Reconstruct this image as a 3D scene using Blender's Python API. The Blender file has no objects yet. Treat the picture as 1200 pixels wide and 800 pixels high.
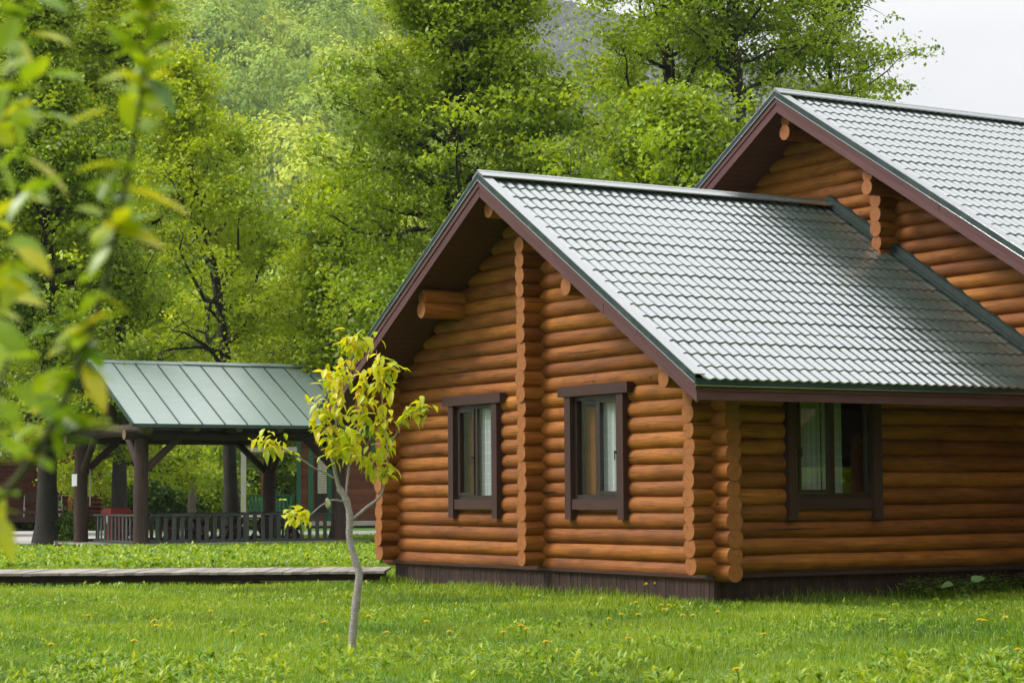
import bpy, math, random
import numpy as np

# ------------------------------------------------------------------ camera, world, sun, exposure
S = bpy.context.scene
COL = S.collection
F, PITCH, ROLL, CAMH = 2448.24, 0.0734, -0.0067, 1.45
def cam_axes():
    p, r = PITCH, ROLL
    f = np.array([0, math.cos(p), math.sin(p)]); u = np.array([0, -math.sin(p), math.cos(p)]); R = np.array([1., 0, 0])
    return R*math.cos(r)+u*math.sin(r), -R*math.sin(r)+u*math.cos(r), f
AR, AU, AF = cam_axes()
cd = bpy.data.cameras.new('camera'); cam = bpy.data.objects.new('camera', cd); COL.objects.link(cam)
from mathutils import Matrix, Vector
m = Matrix.Identity(4)
for i in range(3):
    m[i][0], m[i][1], m[i][2] = AR[i], AU[i], -AF[i]
m[2][3] = CAMH
cam.matrix_world = m
cd.sensor_width = 36; cd.lens = F/1200*36; cd.clip_start = .1; cd.clip_end = 9000
cd.dof.use_dof = True; cd.dof.focus_distance = 33.0; cd.dof.aperture_fstop = 5.8
S.camera = cam

SUN_EL, SUN_AZ = 47, 268          # azimuth the light comes from, degrees clockwise from +Y
W = bpy.data.worlds.new('World'); S.world = W; W.use_nodes = True
nt = W.node_tree; nt.nodes.clear()
wo = nt.nodes.new('ShaderNodeOutputWorld'); bg = nt.nodes.new('ShaderNodeBackground')
sky = nt.nodes.new('ShaderNodeTexSky'); sky.sky_type = 'NISHITA'; sky.sun_disc = False
sky.sun_elevation = math.radians(SUN_EL); sky.sun_rotation = math.radians(SUN_AZ)
tc = nt.nodes.new('ShaderNodeTexCoord'); mp = nt.nodes.new('ShaderNodeMapping'); mp.inputs['Scale'].default_value = (1, 1, 3)
no = nt.nodes.new('ShaderNodeTexNoise'); no.inputs['Scale'].default_value = 2.2; no.inputs['Detail'].default_value = 6
cr = nt.nodes.new('ShaderNodeValToRGB'); cr.color_ramp.elements[0].position = .35; cr.color_ramp.elements[1].position = .62
cr.color_ramp.elements[0].color = (8.6, 8.7, 9.2, 1); cr.color_ramp.elements[1].color = (11.5, 11.4, 11.5, 1)
mx = nt.nodes.new('ShaderNodeMix'); mx.data_type = 'RGBA'; mx.inputs[0].default_value = .93
L = nt.links.new
L(tc.outputs['Generated'], mp.inputs[0]); L(mp.outputs[0], no.inputs['Vector']); L(no.outputs[0], cr.inputs[0])
sx_ = nt.nodes.new('ShaderNodeSeparateXYZ'); mm = nt.nodes.new('ShaderNodeMath'); mm.operation = 'MULTIPLY_ADD'; mm.use_clamp = True; mm.inputs[1].default_value = .72; mm.inputs[2].default_value = .275
vm = nt.nodes.new('ShaderNodeVectorMath'); vm.operation = 'SCALE'
L(tc.outputs['Generated'], sx_.inputs[0]); L(sx_.outputs[2], mm.inputs[0]); L(mm.outputs[0], vm.inputs['Scale'])   # an overcast sky is about three times brighter overhead than at the horizon
L(sky.outputs[0], mx.inputs[6]); L(cr.outputs[0], mx.inputs[7]); L(mx.outputs[2], vm.inputs[0]); L(vm.outputs[0], bg.inputs[0])
bg.inputs[1].default_value = .085; L(bg.outputs[0], wo.inputs[0])
sl = bpy.data.lights.new('sun', 'SUN'); sl.energy = 1.5; sl.angle = math.radians(20); sl.color = (1, .95, .88)
so = bpy.data.objects.new('sun', sl); COL.objects.link(so)
a, e = math.radians(SUN_AZ), math.radians(SUN_EL)
sd = Vector((math.sin(a)*math.cos(e), math.cos(a)*math.cos(e), math.sin(e)))
so.rotation_euler = sd.to_track_quat('Z', 'Y').to_euler()
S.view_settings.view_transform = 'Standard'; S.view_settings.look = 'None'
S.view_settings.exposure = 1.38; S.view_settings.gamma = 1; S.view_settings.use_curve_mapping = False
S.render.engine = 'CYCLES'
cy = S.cycles
cy.max_bounces = 5; cy.diffuse_bounces = 3; cy.glossy_bounces = 3; cy.transmission_bounces = 3; cy.transparent_max_bounces = 12
cy.volume_bounces = 0; cy.caustics_reflective = False; cy.caustics_refractive = False
cy.use_denoising = True; cy.use_adaptive_sampling = True; cy.adaptive_threshold = .02

# ------------------------------------------------------------------ helpers
rng = np.random.default_rng(7); random.seed(7)
def ray(x, y):
    d = AF*F+AR*(x-600)-AU*(y-400)
    return d
def at(x, y, Y):
    d = ray(x, y); return np.array([0, 0, CAMH])+d*(Y/d[1])
def gnd(x, y, z=0.):
    d = ray(x, y); return np.array([0, 0, CAMH])+d*((z-CAMH)/d[2])

def tag(o, label=None, cat=None, group=None, kind=None):
    if label: o['label'] = label
    if cat: o['category'] = cat
    if group: o['group'] = group
    if kind: o['kind'] = kind
    return o
def empty(name, loc=(0, 0, 0), rz=0, label=None, cat=None, group=None):
    o = bpy.data.objects.new(name, None); COL.objects.link(o); o.empty_display_size = .2
    o.location = loc; o.rotation_euler = (0, 0, rz)
    return tag(o, label, cat, group)
def copy_tree(o, parent=None):
    kids = [c for c in bpy.data.objects if c.parent == o]
    c = o.copy(); COL.objects.link(c)
    if parent is not None: c.parent = parent
    for k in kids: copy_tree(k, c)
    return c

class MB:
    def __init__(s): s.V = []; s.n = 0; s.C = []; s.F = []; s.M = []; s.UV = []; s.R = []
    def add(s, v, f, mat=0, uv=None, rnd=0.):
        v = np.asarray(v, float).reshape(-1, 3); f = np.asarray(f, int)
        if f.ndim == 1: f = f[None]
        s.V.append(v); s.F.append((f+s.n).ravel()); s.C.append(np.full(len(f), f.shape[1]))
        s.M.append(np.full(len(f), mat) if np.isscalar(mat) else np.asarray(mat))
        s.R.append(np.full(len(f), rnd, float) if np.isscalar(rnd) else np.asarray(rnd, float))
        uv = np.zeros((len(v), 2)) if uv is None else np.asarray(uv, float)
        s.UV.append(uv[f.ravel()]); s.n += len(v)
    def box(s, a, b, mat=0, rnd=None):
        x0, y0, z0 = a; x1, y1, z1 = b
        P = [(x0,y0,z0),(x1,y0,z0),(x1,y1,z0),(x0,y1,z0),(x0,y0,z1),(x1,y0,z1),(x1,y1,z1),(x0,y1,z1)]
        s.hexa(P, mat, rnd)
    def hexa(s, P, mat=0, rnd=None):
        P = np.asarray(P, float)
        if np.dot(np.cross(P[1]-P[0], P[3]-P[0]), P[4]-P[0]) < 0: P = P[[3, 2, 1, 0, 7, 6, 5, 4]]
        rnd = random.random() if rnd is None else rnd
        for q in ((0,3,2,1),(4,5,6,7),(0,1,5,4),(1,2,6,5),(2,3,7,6),(3,0,4,7)):
            Q = P[list(q)]; d1 = np.linalg.norm(Q[1]-Q[0]); d2 = np.linalg.norm(Q[3]-Q[0])
            uv = [(0,0),(d1,0),(d1,d2),(0,d2)] if d1 > d2 else [(0,0),(0,d1),(d2,d1),(d2,0)]
            s.add(Q, (0,1,2,3), mat, np.array(uv)+[rnd*31, rnd*17], rnd)
    def beam(s, p0, p1, w, h, mat=0, up=(0,0,1), rnd=None):
        p0, p1 = np.array(p0, float), np.array(p1, float); d = p1-p0; d /= np.linalg.norm(d)
        u = np.array(up, float); sx = np.cross(d, u); sx /= np.linalg.norm(sx); u = np.cross(sx, d)
        sx *= w/2; u = u*h/2
        s.hexa([p0-sx-u, p0+sx-u, p1+sx-u, p1-sx-u, p0-sx+u, p0+sx+u, p1+sx+u, p1-sx+u], mat, rnd)
    def tube(s, pts, rad, seg=8, mat=0, cap=None, rnd=None, caps=(1, 1)):
        pts = np.asarray(pts, float); n = len(pts); rad = np.broadcast_to(np.asarray(rad, float), (n,))
        rnd = random.random() if rnd is None else rnd
        T = np.gradient(pts, axis=0); T /= np.linalg.norm(T, axis=1)[:, None]+1e-9
        ref = np.array([0, 0, 1.]) if abs(T[0][2]) < .9 else np.array([1., 0, 0])
        A = np.cross(T, ref); A /= np.linalg.norm(A, axis=1)[:, None]+1e-9; B = np.cross(T, A)
        an = np.linspace(0, 2*np.pi, seg+1)
        ring = pts[:, None]+rad[:, None, None]*(np.cos(an)[None, :, None]*A[:, None]+np.sin(an)[None, :, None]*B[:, None])
        ln = np.concatenate([[0], np.cumsum(np.linalg.norm(np.diff(pts, axis=0), axis=1))])
        uv = np.stack(np.broadcast_arrays(ln[:, None]+rnd*31, (an*rad.max())[None]+rnd*17), -1).reshape(-1, 2)
        i, j = np.meshgrid(np.arange(n-1), np.arange(seg), indexing='ij'); k = (i*(seg+1)+j).ravel()
        s.add(ring.reshape(-1, 3), np.stack([k, k+seg+1, k+seg+2, k+1], -1), mat, uv, rnd)
        cm = mat if cap is None else cap
        for e, on in ((0, caps[0]), (n-1, caps[1])):
            if not on: continue
            c = ring[e][:-1]; r = rad[e]
            cuv = np.stack([np.cos(an[:-1]), np.sin(an[:-1])], -1)*(r/.13)
            v = np.vstack([c, pts[e][None]]); uvv = np.vstack([cuv, [[0, 0]]])
            q = np.arange(seg); f = np.stack([q, (q+1) % seg, np.full(seg, seg)], -1)
            if e == 0: f = f[:, ::-1]
            s.add(v, f[:, ::-1], cm, uvv, rnd)
    def build(s, name, mats, parent=None, smooth=False, **kw):
        me = bpy.data.meshes.new(name)
        V = np.concatenate(s.V); Fl = np.concatenate(s.F); C = np.concatenate(s.C); M = np.concatenate(s.M)
        me.vertices.add(len(V)); me.vertices.foreach_set('co', V.astype(np.float32).ravel())
        me.loops.add(len(Fl)); me.loops.foreach_set('vertex_index', Fl.astype(np.int32))
        me.polygons.add(len(C)); st = np.concatenate([[0], np.cumsum(C)[:-1]])
        me.polygons.foreach_set('loop_start', st.astype(np.int32)); me.polygons.foreach_set('loop_total', C.astype(np.int32))
        me.polygons.foreach_set('material_index', M.astype(np.int32))
        if smooth is not False: me.polygons.foreach_set('use_smooth', np.full(len(C), True))
        me.update(calc_edges=True)
        uvl = me.uv_layers.new(name='UVMap'); uvl.data.foreach_set('uv', np.concatenate(s.UV).astype(np.float32).ravel())
        at_ = me.attributes.new('rnd', 'FLOAT', 'FACE'); at_.data.foreach_set('value', np.concatenate(s.R).astype(np.float32))
        for m_ in (mats if isinstance(mats, (list, tuple)) else [mats]): me.materials.append(m_)
        if smooth == 'auto': me.set_sharp_from_angle(angle=math.radians(40))
        o = bpy.data.objects.new(name, me); COL.objects.link(o)
        if parent is not None: o.parent = parent
        return tag(o, **kw)
def bevel(o, w=.006, seg=2):
    b = o.modifiers.new('bevel', 'BEVEL'); b.width = w; b.segments = seg; b.limit_method = 'ANGLE'
    b.angle_limit = math.radians(50); return o

# ------------------------------------------------------------------ materials
class NT:
    def __init__(s, name):
        s.m = bpy.data.materials.new(name); s.m.use_nodes = True; s.t = s.m.node_tree; s.t.nodes.clear()
        s.out = s.n('ShaderNodeOutputMaterial')
    def n(s, t, **kw):
        x = s.t.nodes.new(t)
        for k, v in kw.items():
            if k in x.inputs: x.inputs[k].default_value = v
            else: setattr(x, k, v)
        return x
    def l(s, a, b): s.t.links.new(a, b)
    def mapv(s, src, scale, loc=(0, 0, 0)):
        mp = s.n('ShaderNodeMapping'); mp.inputs['Scale'].default_value = scale; mp.inputs['Location'].default_value = loc
        s.l(src, mp.inputs[0]); return mp.outputs[0]
    def noise(s, src, scale, detail=4, rough=.55):
        x = s.n('ShaderNodeTexNoise', Scale=scale, Detail=detail, Roughness=rough); s.l(src, x.inputs['Vector']); return x.outputs[0]
    def ramp(s, src, stops):
        r = s.n('ShaderNodeValToRGB'); el = r.color_ramp.elements
        while len(el) < len(stops): el.new(.5)
        for q, (p, c) in zip(el, stops): q.position = p; q.color = (*c, 1) if len(c) == 3 else c
        s.l(src, r.inputs[0]); return r.outputs[0]
    def mix(s, f, a, b, mode='MIX'):
        x = s.n('ShaderNodeMix', data_type='RGBA', blend_type=mode)
        for i, v in ((0, f), (6, a), (7, b)):
            if hasattr(v, 'links') or isinstance(v, bpy.types.NodeSocket): s.l(v, x.inputs[i])
            else: x.inputs[i].default_value = v if i == 0 else (*v, 1)
        return x.outputs[2]
    def math(s, op, a, b=None, c=None):
        x = s.n('ShaderNodeMath', operation=op)
        for i, v in enumerate((a, b, c)):
            if v is None: continue
            if isinstance(v, bpy.types.NodeSocket): s.l(v, x.inputs[i])
            else: x.inputs[i].default_value = v
        return x.outputs[0]
    def uv(s): return s.n('ShaderNodeTexCoord').outputs['UV']
    def obj(s): return s.n('ShaderNodeTexCoord').outputs['Object']
    def attr(s, name='rnd'): return s.n('ShaderNodeAttribute', attribute_name=name).outputs['Fac']
    def finish(s, col, rough=.6, bump=None, bstr=.3, bdist=.01, **kw):
        p = s.n('ShaderNodeBsdfPrincipled')
        for v, k in ((col, 'Base Color'), (rough, 'Roughness')):
            if isinstance(v, bpy.types.NodeSocket): s.l(v, p.inputs[k])
            else: p.inputs[k].default_value = (*v, 1) if k == 'Base Color' else v
        for k, v in kw.items(): p.inputs[k.replace('_', ' ')].default_value = v
        if bump is not None:
            b = s.n('ShaderNodeBump', Strength=bstr, Distance=bdist); s.l(bump, b.inputs['Height']); s.l(b.outputs[0], p.inputs['Normal'])
        s.l(p.outputs[0], s.out.inputs[0]); s.p = p; return s.m

def wood(name, c_lo, c_mid, c_hi, gl=(1.2, 30), knots=True, rough=.5, var=.35, dirt=.5, bstr=.25):
    t = NT(name); uv = t.uv(); r = t.attr()
    grain = t.noise(t.mapv(uv, (gl[0], gl[1], 1)), 1.5, 7, .65)
    big = t.noise(t.mapv(uv, (.7, 3.0, 1)), 1.3, 3)
    col = t.ramp(grain, [(.25, c_lo), (.5, c_mid), (.78, c_hi)])
    col = t.mix(t.ramp(big, [(.35, (0,)*3), (.7, (dirt,)*3)]), col, c_lo)
    if knots:
        vo = t.n('ShaderNodeTexVoronoi', Scale=1.0, Randomness=1.0); t.l(t.mapv(uv, (2.3, 4.8, 1)), vo.inputs['Vector'])
        k = t.ramp(vo.outputs['Distance'], [(.02, (1,)*3), (.05, (.75,)*3), (.1, (0,)*3)])
        k2 = t.math('GREATER_THAN', t.n('ShaderNodeSeparateColor').outputs[0], .5)
        sc = [x for x in t.t.nodes if x.bl_idname == 'ShaderNodeSeparateColor'][-1]; t.l(vo.outputs['Color'], sc.inputs[0])
        col = t.mix(t.math('MULTIPLY', k, k2), col, tuple(v*.22 for v in c_lo))
        # long drying checks
        ck = t.noise(t.mapv(uv, (.55, 22, 1), (5, 3, 0)), 1.0, 2, .5)
        ckm = t.ramp(ck, [(.285, (1,)*3), (.305, (0,)*3)])
        col = t.mix(ckm, col, tuple(v*.12 for v in c_lo))
    if knots:
        wz = t.noise(t.mapv(t.obj(), (1.5, 1.5, 4)), 1.4, 7, .72)
        col = t.mix(t.ramp(wz, [(.48, (0,)*3), (.72, (.55,)*3)]), col, tuple(v*.62+.004 for v in c_lo))
        wy = t.noise(t.mapv(uv, (2.5, 60, 1), (9, 2, 0)), 1.2, 5, .7)
        col = t.mix(t.ramp(wy, [(.56, (0,)*3), (.74, (.5,)*3)]), col, tuple(v*.5 for v in c_lo))
    v = t.math('ADD', t.math('MULTIPLY', r, var), 1-var*.6)
    hs = t.n('ShaderNodeHueSaturation'); t.l(col, hs.inputs['Color']); t.l(v, hs.inputs['Value'])
    hs.inputs['Hue'].default_value = .5; t.l(t.math('ADD', t.math('MULTIPLY', r, .008), .497), hs.inputs['Hue'])
    rg = t.math('ADD', t.math('MULTIPLY', grain, .25), rough-.12)
    return t.finish(hs.outputs[0], rg, grain, bstr, .004, IOR=1.38)

def endgrain(name, c, dark, weather=.5):
    t = NT(name); uv = t.uv(); r = t.attr()
    sx = t.n('ShaderNodeSeparateXYZ'); t.l(uv, sx.inputs[0])
    cmb = t.n('ShaderNodeCombineXYZ'); t.l(t.math('MULTIPLY', r, 40.), cmb.inputs[0]); t.l(t.math('MULTIPLY', r, 77.), cmb.inputs[1])
    ad = t.n('ShaderNodeVectorMath', operation='ADD'); t.l(uv, ad.inputs[0]); t.l(cmb.outputs[0], ad.inputs[1])
    nz = t.noise(ad.outputs[0], 1.6, 4)
    ln = t.n('ShaderNodeVectorMath', operation='LENGTH'); t.l(uv, ln.inputs[0]); rad = ln.outputs['Value']
    w = t.math('SINE', t.math('MULTIPLY', t.math('ADD', rad, t.math('MULTIPLY', nz, .25)), 48.))
    ang = t.math('ARCTAN2', sx.outputs[1], sx.outputs[0])
    a0 = t.math('ADD', t.math('MULTIPLY', r, 6.283), -3.1416)
    wob = t.math('MULTIPLY', t.math('SUBTRACT', t.noise(ad.outputs[0], 5, 2), .5), .9)
    da = t.math('ABSOLUTE', t.math('WRAP', t.math('ADD', t.math('SUBTRACT', ang, a0), wob), 3.1416, -3.1416))
    ck = t.math('LESS_THAN', t.math('MULTIPLY', da, rad), .022)
    da2 = t.math('ABSOLUTE', t.math('WRAP', t.math('ADD', t.math('SUBTRACT', ang, t.math('ADD', a0, 2.3)), wob), 3.1416, -3.1416))
    ck2 = t.math('MULTIPLY', t.math('LESS_THAN', t.math('MULTIPLY', da2, rad), .012), t.math('GREATER_THAN', r, .45))
    col = t.mix(t.math('MULTIPLY', t.math('ADD', w, 1.), .24), c, dark)
    col = t.mix(t.ramp(nz, [(.4, (0,)*3), (.75, (weather,)*3)]), col, dark)
    col = t.mix(t.math('MAXIMUM', ck, ck2), col, tuple(v*.15 for v in dark))
    edge = t.ramp(rad, [(.82, (0,)*3), (.98, (.55,)*3)]); col = t.mix(edge, col, dark)
    return t.finish(col, .7, w, .1, .003)

M = {}
M['log'] = wood('log_wood', (.12, .034, .006), (.355, .120, .017), (.54, .205, .032), var=.52, dirt=.6, rough=.62, bstr=.5)
M['log_end'] = endgrain('log_end_grain', (.36, .128, .026), (.17, .052, .012))
M['soffit'] = wood('soffit_planks', (.10, .028, .010), (.15, .042, .014), (.19, .06, .02), gl=(1, 20), rough=.6)
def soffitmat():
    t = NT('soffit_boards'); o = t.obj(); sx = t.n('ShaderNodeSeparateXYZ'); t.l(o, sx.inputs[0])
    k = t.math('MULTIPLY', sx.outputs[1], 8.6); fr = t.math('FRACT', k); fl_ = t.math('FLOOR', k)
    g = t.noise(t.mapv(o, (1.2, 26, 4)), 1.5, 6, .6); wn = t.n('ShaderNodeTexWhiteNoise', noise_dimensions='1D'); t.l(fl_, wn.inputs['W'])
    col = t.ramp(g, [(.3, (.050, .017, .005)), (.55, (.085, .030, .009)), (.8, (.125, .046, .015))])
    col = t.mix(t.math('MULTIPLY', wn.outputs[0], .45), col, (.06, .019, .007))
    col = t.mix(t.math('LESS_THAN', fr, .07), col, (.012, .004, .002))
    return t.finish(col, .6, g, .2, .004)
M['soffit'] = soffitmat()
M['trim'] = wood('brown_painted_trim', (.036, .016, .013), (.056, .026, .021), (.082, .041, .034), gl=(1, 22), knots=False, rough=.6, var=.25, dirt=.3)
M['fascia'] = wood('maroon_fascia', (.070, .028, .028), (.112, .048, .048), (.155, .075, .072), gl=(1, 24), knots=False, rough=.6, var=.2, dirt=.4)
M['skirt'] = wood('dark_skirting_boards', (.022, .010, .008), (.046, .024, .019), (.074, .040, .032), gl=(1, 18), knots=False, rough=.7, var=.5, dirt=.5)
M['pav_log'] = wood('weathered_dark_log', (.028, .017, .013), (.066, .040, .031), (.12, .077, .061), gl=(1.0, 18), rough=.75, var=.3)
M['pav_end'] = endgrain('weathered_log_end', (.24, .15, .10), (.10, .06, .04))
M['grey_wood'] = wood('weathered_grey_boards', (.20, .175, .15), (.33, .30, .265), (.46, .43, .39), gl=(1.2, 14), knots=False, rough=.85, var=.4)
M['rail_wood'] = wood('grey_green_railing_paint', (.035, .042, .034), (.062, .072, .060), (.09, .10, .085), gl=(1, 12), knots=False, rough=.7)
M['table_wood'] = wood('brown_table_wood', (.035, .017, .012), (.070, .034, .022), (.11, .056, .036), gl=(1, 12), knots=False, rough=.7)
M['cabin_wood'] = wood('red_brown_siding', (.12, .035, .020), (.19, .058, .034), (.25, .085, .05), gl=(.5, 10), knots=False, rough=.7, var=.4)
M['white_paint'] = wood('pale_paint', (.42, .38, .34), (.58, .54, .50), (.70, .67, .63), gl=(1, 10), knots=False, rough=.7)
M['green_paint'] = wood('green_trim_paint', (.022, .10, .055), (.032, .14, .08), (.045, .17, .10), gl=(1, 10), knots=False, rough=.6)

def metal_roof(name, c, rough, ior, dust=.25, seamcol=None):
    t = NT(name); o = t.obj()
    n1 = t.noise(t.mapv(o, (.8, 3.0, 3.0)), 1.2, 5); n2 = t.noise(o, 14, 5, .7)
    col = t.mix(t.ramp(n1, [(.4, (0,)*3), (.8, (dust,)*3)]), c, (.16, .19, .18))
    col = t.mix(t.ramp(n2, [(.62, (0,)*3), (.8, (.35,)*3)]), col, (.22, .22, .19))
    rg = t.math('ADD', t.math('MULTIPLY', n1, .16), rough-.08)
    return t.finish(col, rg, n2, .04, .002, IOR=ior)
M['tile'] = metal_roof('green_metal_tile', (.032, .064, .053), .25, 4.8)
M['drip'] = metal_roof('green_metal_edge', (.010, .030, .025), .6, 1.4)
M['cap'] = metal_roof('green_metal_ridge', (.06, .085, .08), .25, 5)
M['pav_roof'] = metal_roof('pavilion_sheet_metal', (.23, .305, .275), .34, 2.3)
M['seam'] = metal_roof('pavilion_seam_metal', (.015, .05, .035), .5, 1.5)

def plain(name, c, rough=.6, var=.3, scale=8, **kw):
    t = NT(name); n = t.noise(t.obj(), scale, 5)
    col = t.mix(t.ramp(n, [(.3, (0,)*3), (.7, (1,)*3)]), tuple(v*(1-var) for v in c), tuple(min(1, v*(1+var)) for v in c))
    return t.finish(col, rough, n, .15, .004, **kw)
M['flash'] = plain('dull_dark_green_flashing', (.012, .026, .022), .75, .25)
M['vinyl'] = plain('dark_window_frame', (.030, .018, .013), .4)
M['dark'] = plain('dark_interior', (.03, .02, .015), .9)
M['red'] = plain('red_plastic', (.24, .014, .012), .5)
M['black'] = plain('black_metal', (.012, .012, .012), .5)
M['paper'] = plain('notice_paper', (.72, .74, .76), .8, .06)
M['bird'] = plain('bird_feathers', (.42, .40, .26), .9, .2, 60)
M['bird_dark'] = plain('bird_dark_feathers', (.13, .11, .08), .9, .3, 60)
M['handle'] = plain('window_handle', (.05, .05, .05), .3)
M['concrete'] = plain('concrete', (.42, .41, .39), .9, .15, 3)
M['cream'] = plain('cream_blind', (.55, .50, .42), .8, .1)
M['pot'] = plain('pale_pink_pot', (.5, .33, .3), .7, .4, 14)

def glassmat(ior):
    t = NT('window_glass'); tr = t.n('ShaderNodeBsdfTransparent'); tr.inputs[0].default_value = (.93, .95, .94, 1)
    gl = t.n('ShaderNodeBsdfGlossy', Roughness=.015); gl.inputs[0].default_value = (1, 1, 1, 1)
    n = t.noise(t.obj(), 1.6, 1); b = t.n('ShaderNodeBump', Strength=.06, Distance=.02); t.l(n, b.inputs['Height']); t.l(b.outputs[0], gl.inputs['Normal'])
    fr = t.n('ShaderNodeFresnel', IOR=ior); mxs = t.n('ShaderNodeMixShader')
    ge = t.n('ShaderNodeNewGeometry'); t.l(t.math('MULTIPLY', fr.outputs[0], t.math('SUBTRACT', 1., ge.outputs['Backfacing'])), mxs.inputs[0]); t.l(tr.outputs[0], mxs.inputs[1]); t.l(gl.outputs[0], mxs.inputs[2]); t.l(mxs.outputs[0], t.out.inputs[0])
    return t.m
M['glass'] = glassmat(1.65); M['glass_side'] = glassmat(2.6)
def curtainmat():
    t = NT('net_curtain'); uv = t.uv(); sx = t.n('ShaderNodeSeparateXYZ'); t.l(uv, sx.inputs[0])
    def band(s_, f, w): return t.math('LESS_THAN', t.math('FRACT', t.math('MULTIPLY', s_, f)), w)
    g = t.math('MAXIMUM', band(sx.outputs[0], 8.5, .30), band(sx.outputs[1], 6.2, .14))
    fac = t.math('ADD', t.math('MULTIPLY', g, .16), .82)
    d = t.n('ShaderNodeBsdfDiffuse'); d.inputs[0].default_value = (.93, .93, .96, 1)
    tl = t.n('ShaderNodeBsdfTranslucent'); tl.inputs[0].default_value = (.8, .8, .85, 1)
    m1 = t.n('ShaderNodeMixShader', Fac=.3); t.l(d.outputs[0], m1.inputs[1]); t.l(tl.outputs[0], m1.inputs[2])
    tr = t.n('ShaderNodeBsdfTransparent'); m2 = t.n('ShaderNodeMixShader'); t.l(fac, m2.inputs[0]); t.l(tr.outputs[0], m2.inputs[1]); t.l(m1.outputs[0], m2.inputs[2])
    t.l(m2.outputs[0], t.out.inputs[0]); return t.m
M['curtain'] = curtainmat()

def leafmat(name, dark, mid, light, trans=.30, gloss=.5, tcol=None, shift=True):
    t = NT(name); r = t.attr()
    col = t.ramp(r, [(.0, dark), (.5, mid), (1., light)])
    if shift:
        n = t.noise(t.obj(), .35, 3); col = t.mix(t.ramp(n, [(.35, (0,)*3), (.7, (.55,)*3)]), col, light)
    p = t.n('ShaderNodeBsdfPrincipled', Roughness=gloss); t.l(col, p.inputs['Base Color'])
    tl = t.n('ShaderNodeBsdfTranslucent')
    tb = t.n('ShaderNodeMix', data_type='RGBA', blend_type='MULTIPLY'); tb.inputs[0].default_value = 1; t.l(col, tb.inputs[6]); tb.inputs[7].default_value = (1.5, 1.35, .6, 1)
    t.l(tb.outputs[2], tl.inputs[0])
    mxs = t.n('ShaderNodeMixShader', Fac=trans); t.l(p.outputs[0], mxs.inputs[1]); t.l(tl.outputs[0], mxs.inputs[2]); t.l(mxs.outputs[0], t.out.inputs[0])
    return t.m
M['leaf_mid'] = leafmat('foliage_mid_green', (.040, .092, .006), (.19, .315, .012), (.42, .53, .020), trans=.42)
M['leaf_dark'] = leafmat('foliage_deep_green', (.030, .075, .008), (.085, .18, .014), (.17, .29, .022))
M['leaf_lime'] = leafmat('foliage_yellow_green', (.09, .17, .006), (.31, .44, .012), (.54, .64, .022), trans=.42)
M['leaf_far'] = leafmat('far_forest_foliage', (.040, .12, .015), (.19, .36, .022), (.48, .56, .045), trans=.25, gloss=.7)
M['leaf_mtn'] = leafmat('mountain_forest_foliage', (.035, .06, .02), (.07, .10, .03), (.10, .12, .04), trans=.1, gloss=.8)
M['leaf_young'] = leafmat('young_tree_leaves', (.26, .38, .015), (.60, .62, .02), (.75, .50, .06), trans=.45, gloss=.4, shift=False)
M['leaf_near'] = leafmat('near_branch_leaves', (.09, .20, .012), (.28, .40, .012), (.62, .52, .01), trans=.45, gloss=.3, shift=False)
M['grass'] = leafmat('grass_blades', (.034, .100, .005), (.145, .29, .008), (.40, .47, .022), trans=.4, gloss=.5)
M['weed'] = leafmat('leafy_ground_cover', (.08, .19, .012), (.22, .36, .022), (.45, .52, .05), trans=.4, gloss=.45, shift=False)
M['burdock'] = leafmat('broad_leaf', (.10, .20, .06), (.16, .28, .09), (.22, .34, .12), trans=.3, gloss=.4, shift=False)
M['petal'] = plain('dandelion_petals', (.88, .66, .02), .6, .2, 200)
def barkmat(name, a, b, sc=9):
    t = NT(name); uv = t.uv(); n = t.noise(t.mapv(uv, (1.0, 3.2, 1) if sc < 15 else (3.5, .9, 1)), sc, 7, .7)
    n2 = t.noise(t.obj(), 1.3, 3)
    col = t.mix(t.ramp(n, [(.35, (0,)*3), (.65, (1,)*3)]), a, b)
    col = t.mix(t.ramp(n2, [(.5, (0,)*3), (.8, (.5,)*3)]), col, (.06, .075, .03))
    return t.finish(col, .9, n, .7, .03)
M['bark'] = barkmat('dark_bark', (.009, .0075, .006), (.036, .029, .023))
M['bark_grey'] = barkmat('grey_bark', (.07, .058, .048), (.19, .165, .14))
M['bark_young'] = barkmat('young_bark', (.20, .17, .15), (.46, .42, .38), 22)
M['bark_near'] = barkmat('green_twig_bark', (.05, .06, .02), (.10, .11, .04), 22)

# ------------------------------------------------------------------ ground and hills
def ground_mat():
    t = NT('lawn_soil'); o = t.obj(); n = t.noise(o, .35, 5); n2 = t.noise(o, 9, 6, .7)
    col = t.ramp(n2, [(.3, (.035, .085, .010)), (.55, (.07, .16, .014)), (.8, (.12, .22, .022))])
    col = t.mix(t.ramp(n, [(.4, (0,)*3), (.7, (.4,)*3)]), col, (.10, .20, .02))
    return t.finish(col, .9, n2, .6, .05)
M['ground'] = ground_mat()
def sheet(name, mat, xs, ys, fz, **kw):
    X, Y = np.meshgrid(xs, ys, indexing='ij'); Z = fz(X, Y); b = MB()
    nx, ny = X.shape; i, j = np.meshgrid(np.arange(nx-1), np.arange(ny-1), indexing='ij'); k = (i*ny+j).ravel()
    b.add(np.stack([X, Y, Z], -1).reshape(-1, 3), np.stack([k, k+ny, k+ny+1, k+1], -1))
    return b.build(name, mat, smooth=True, **kw)
def lumps(X, Y, s=1.): return np.sin(X*.9*s+1.3)*np.cos(Y*.7*s)+.6*np.sin(X*2.3*s+Y*1.7*s+.5)+.4*np.sin(Y*3.1*s-X*1.1*s)
gx = np.concatenate([np.linspace(-2600, -60, 40), np.arange(-58, 58, 1.0), np.linspace(60, 2600, 40)])
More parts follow.
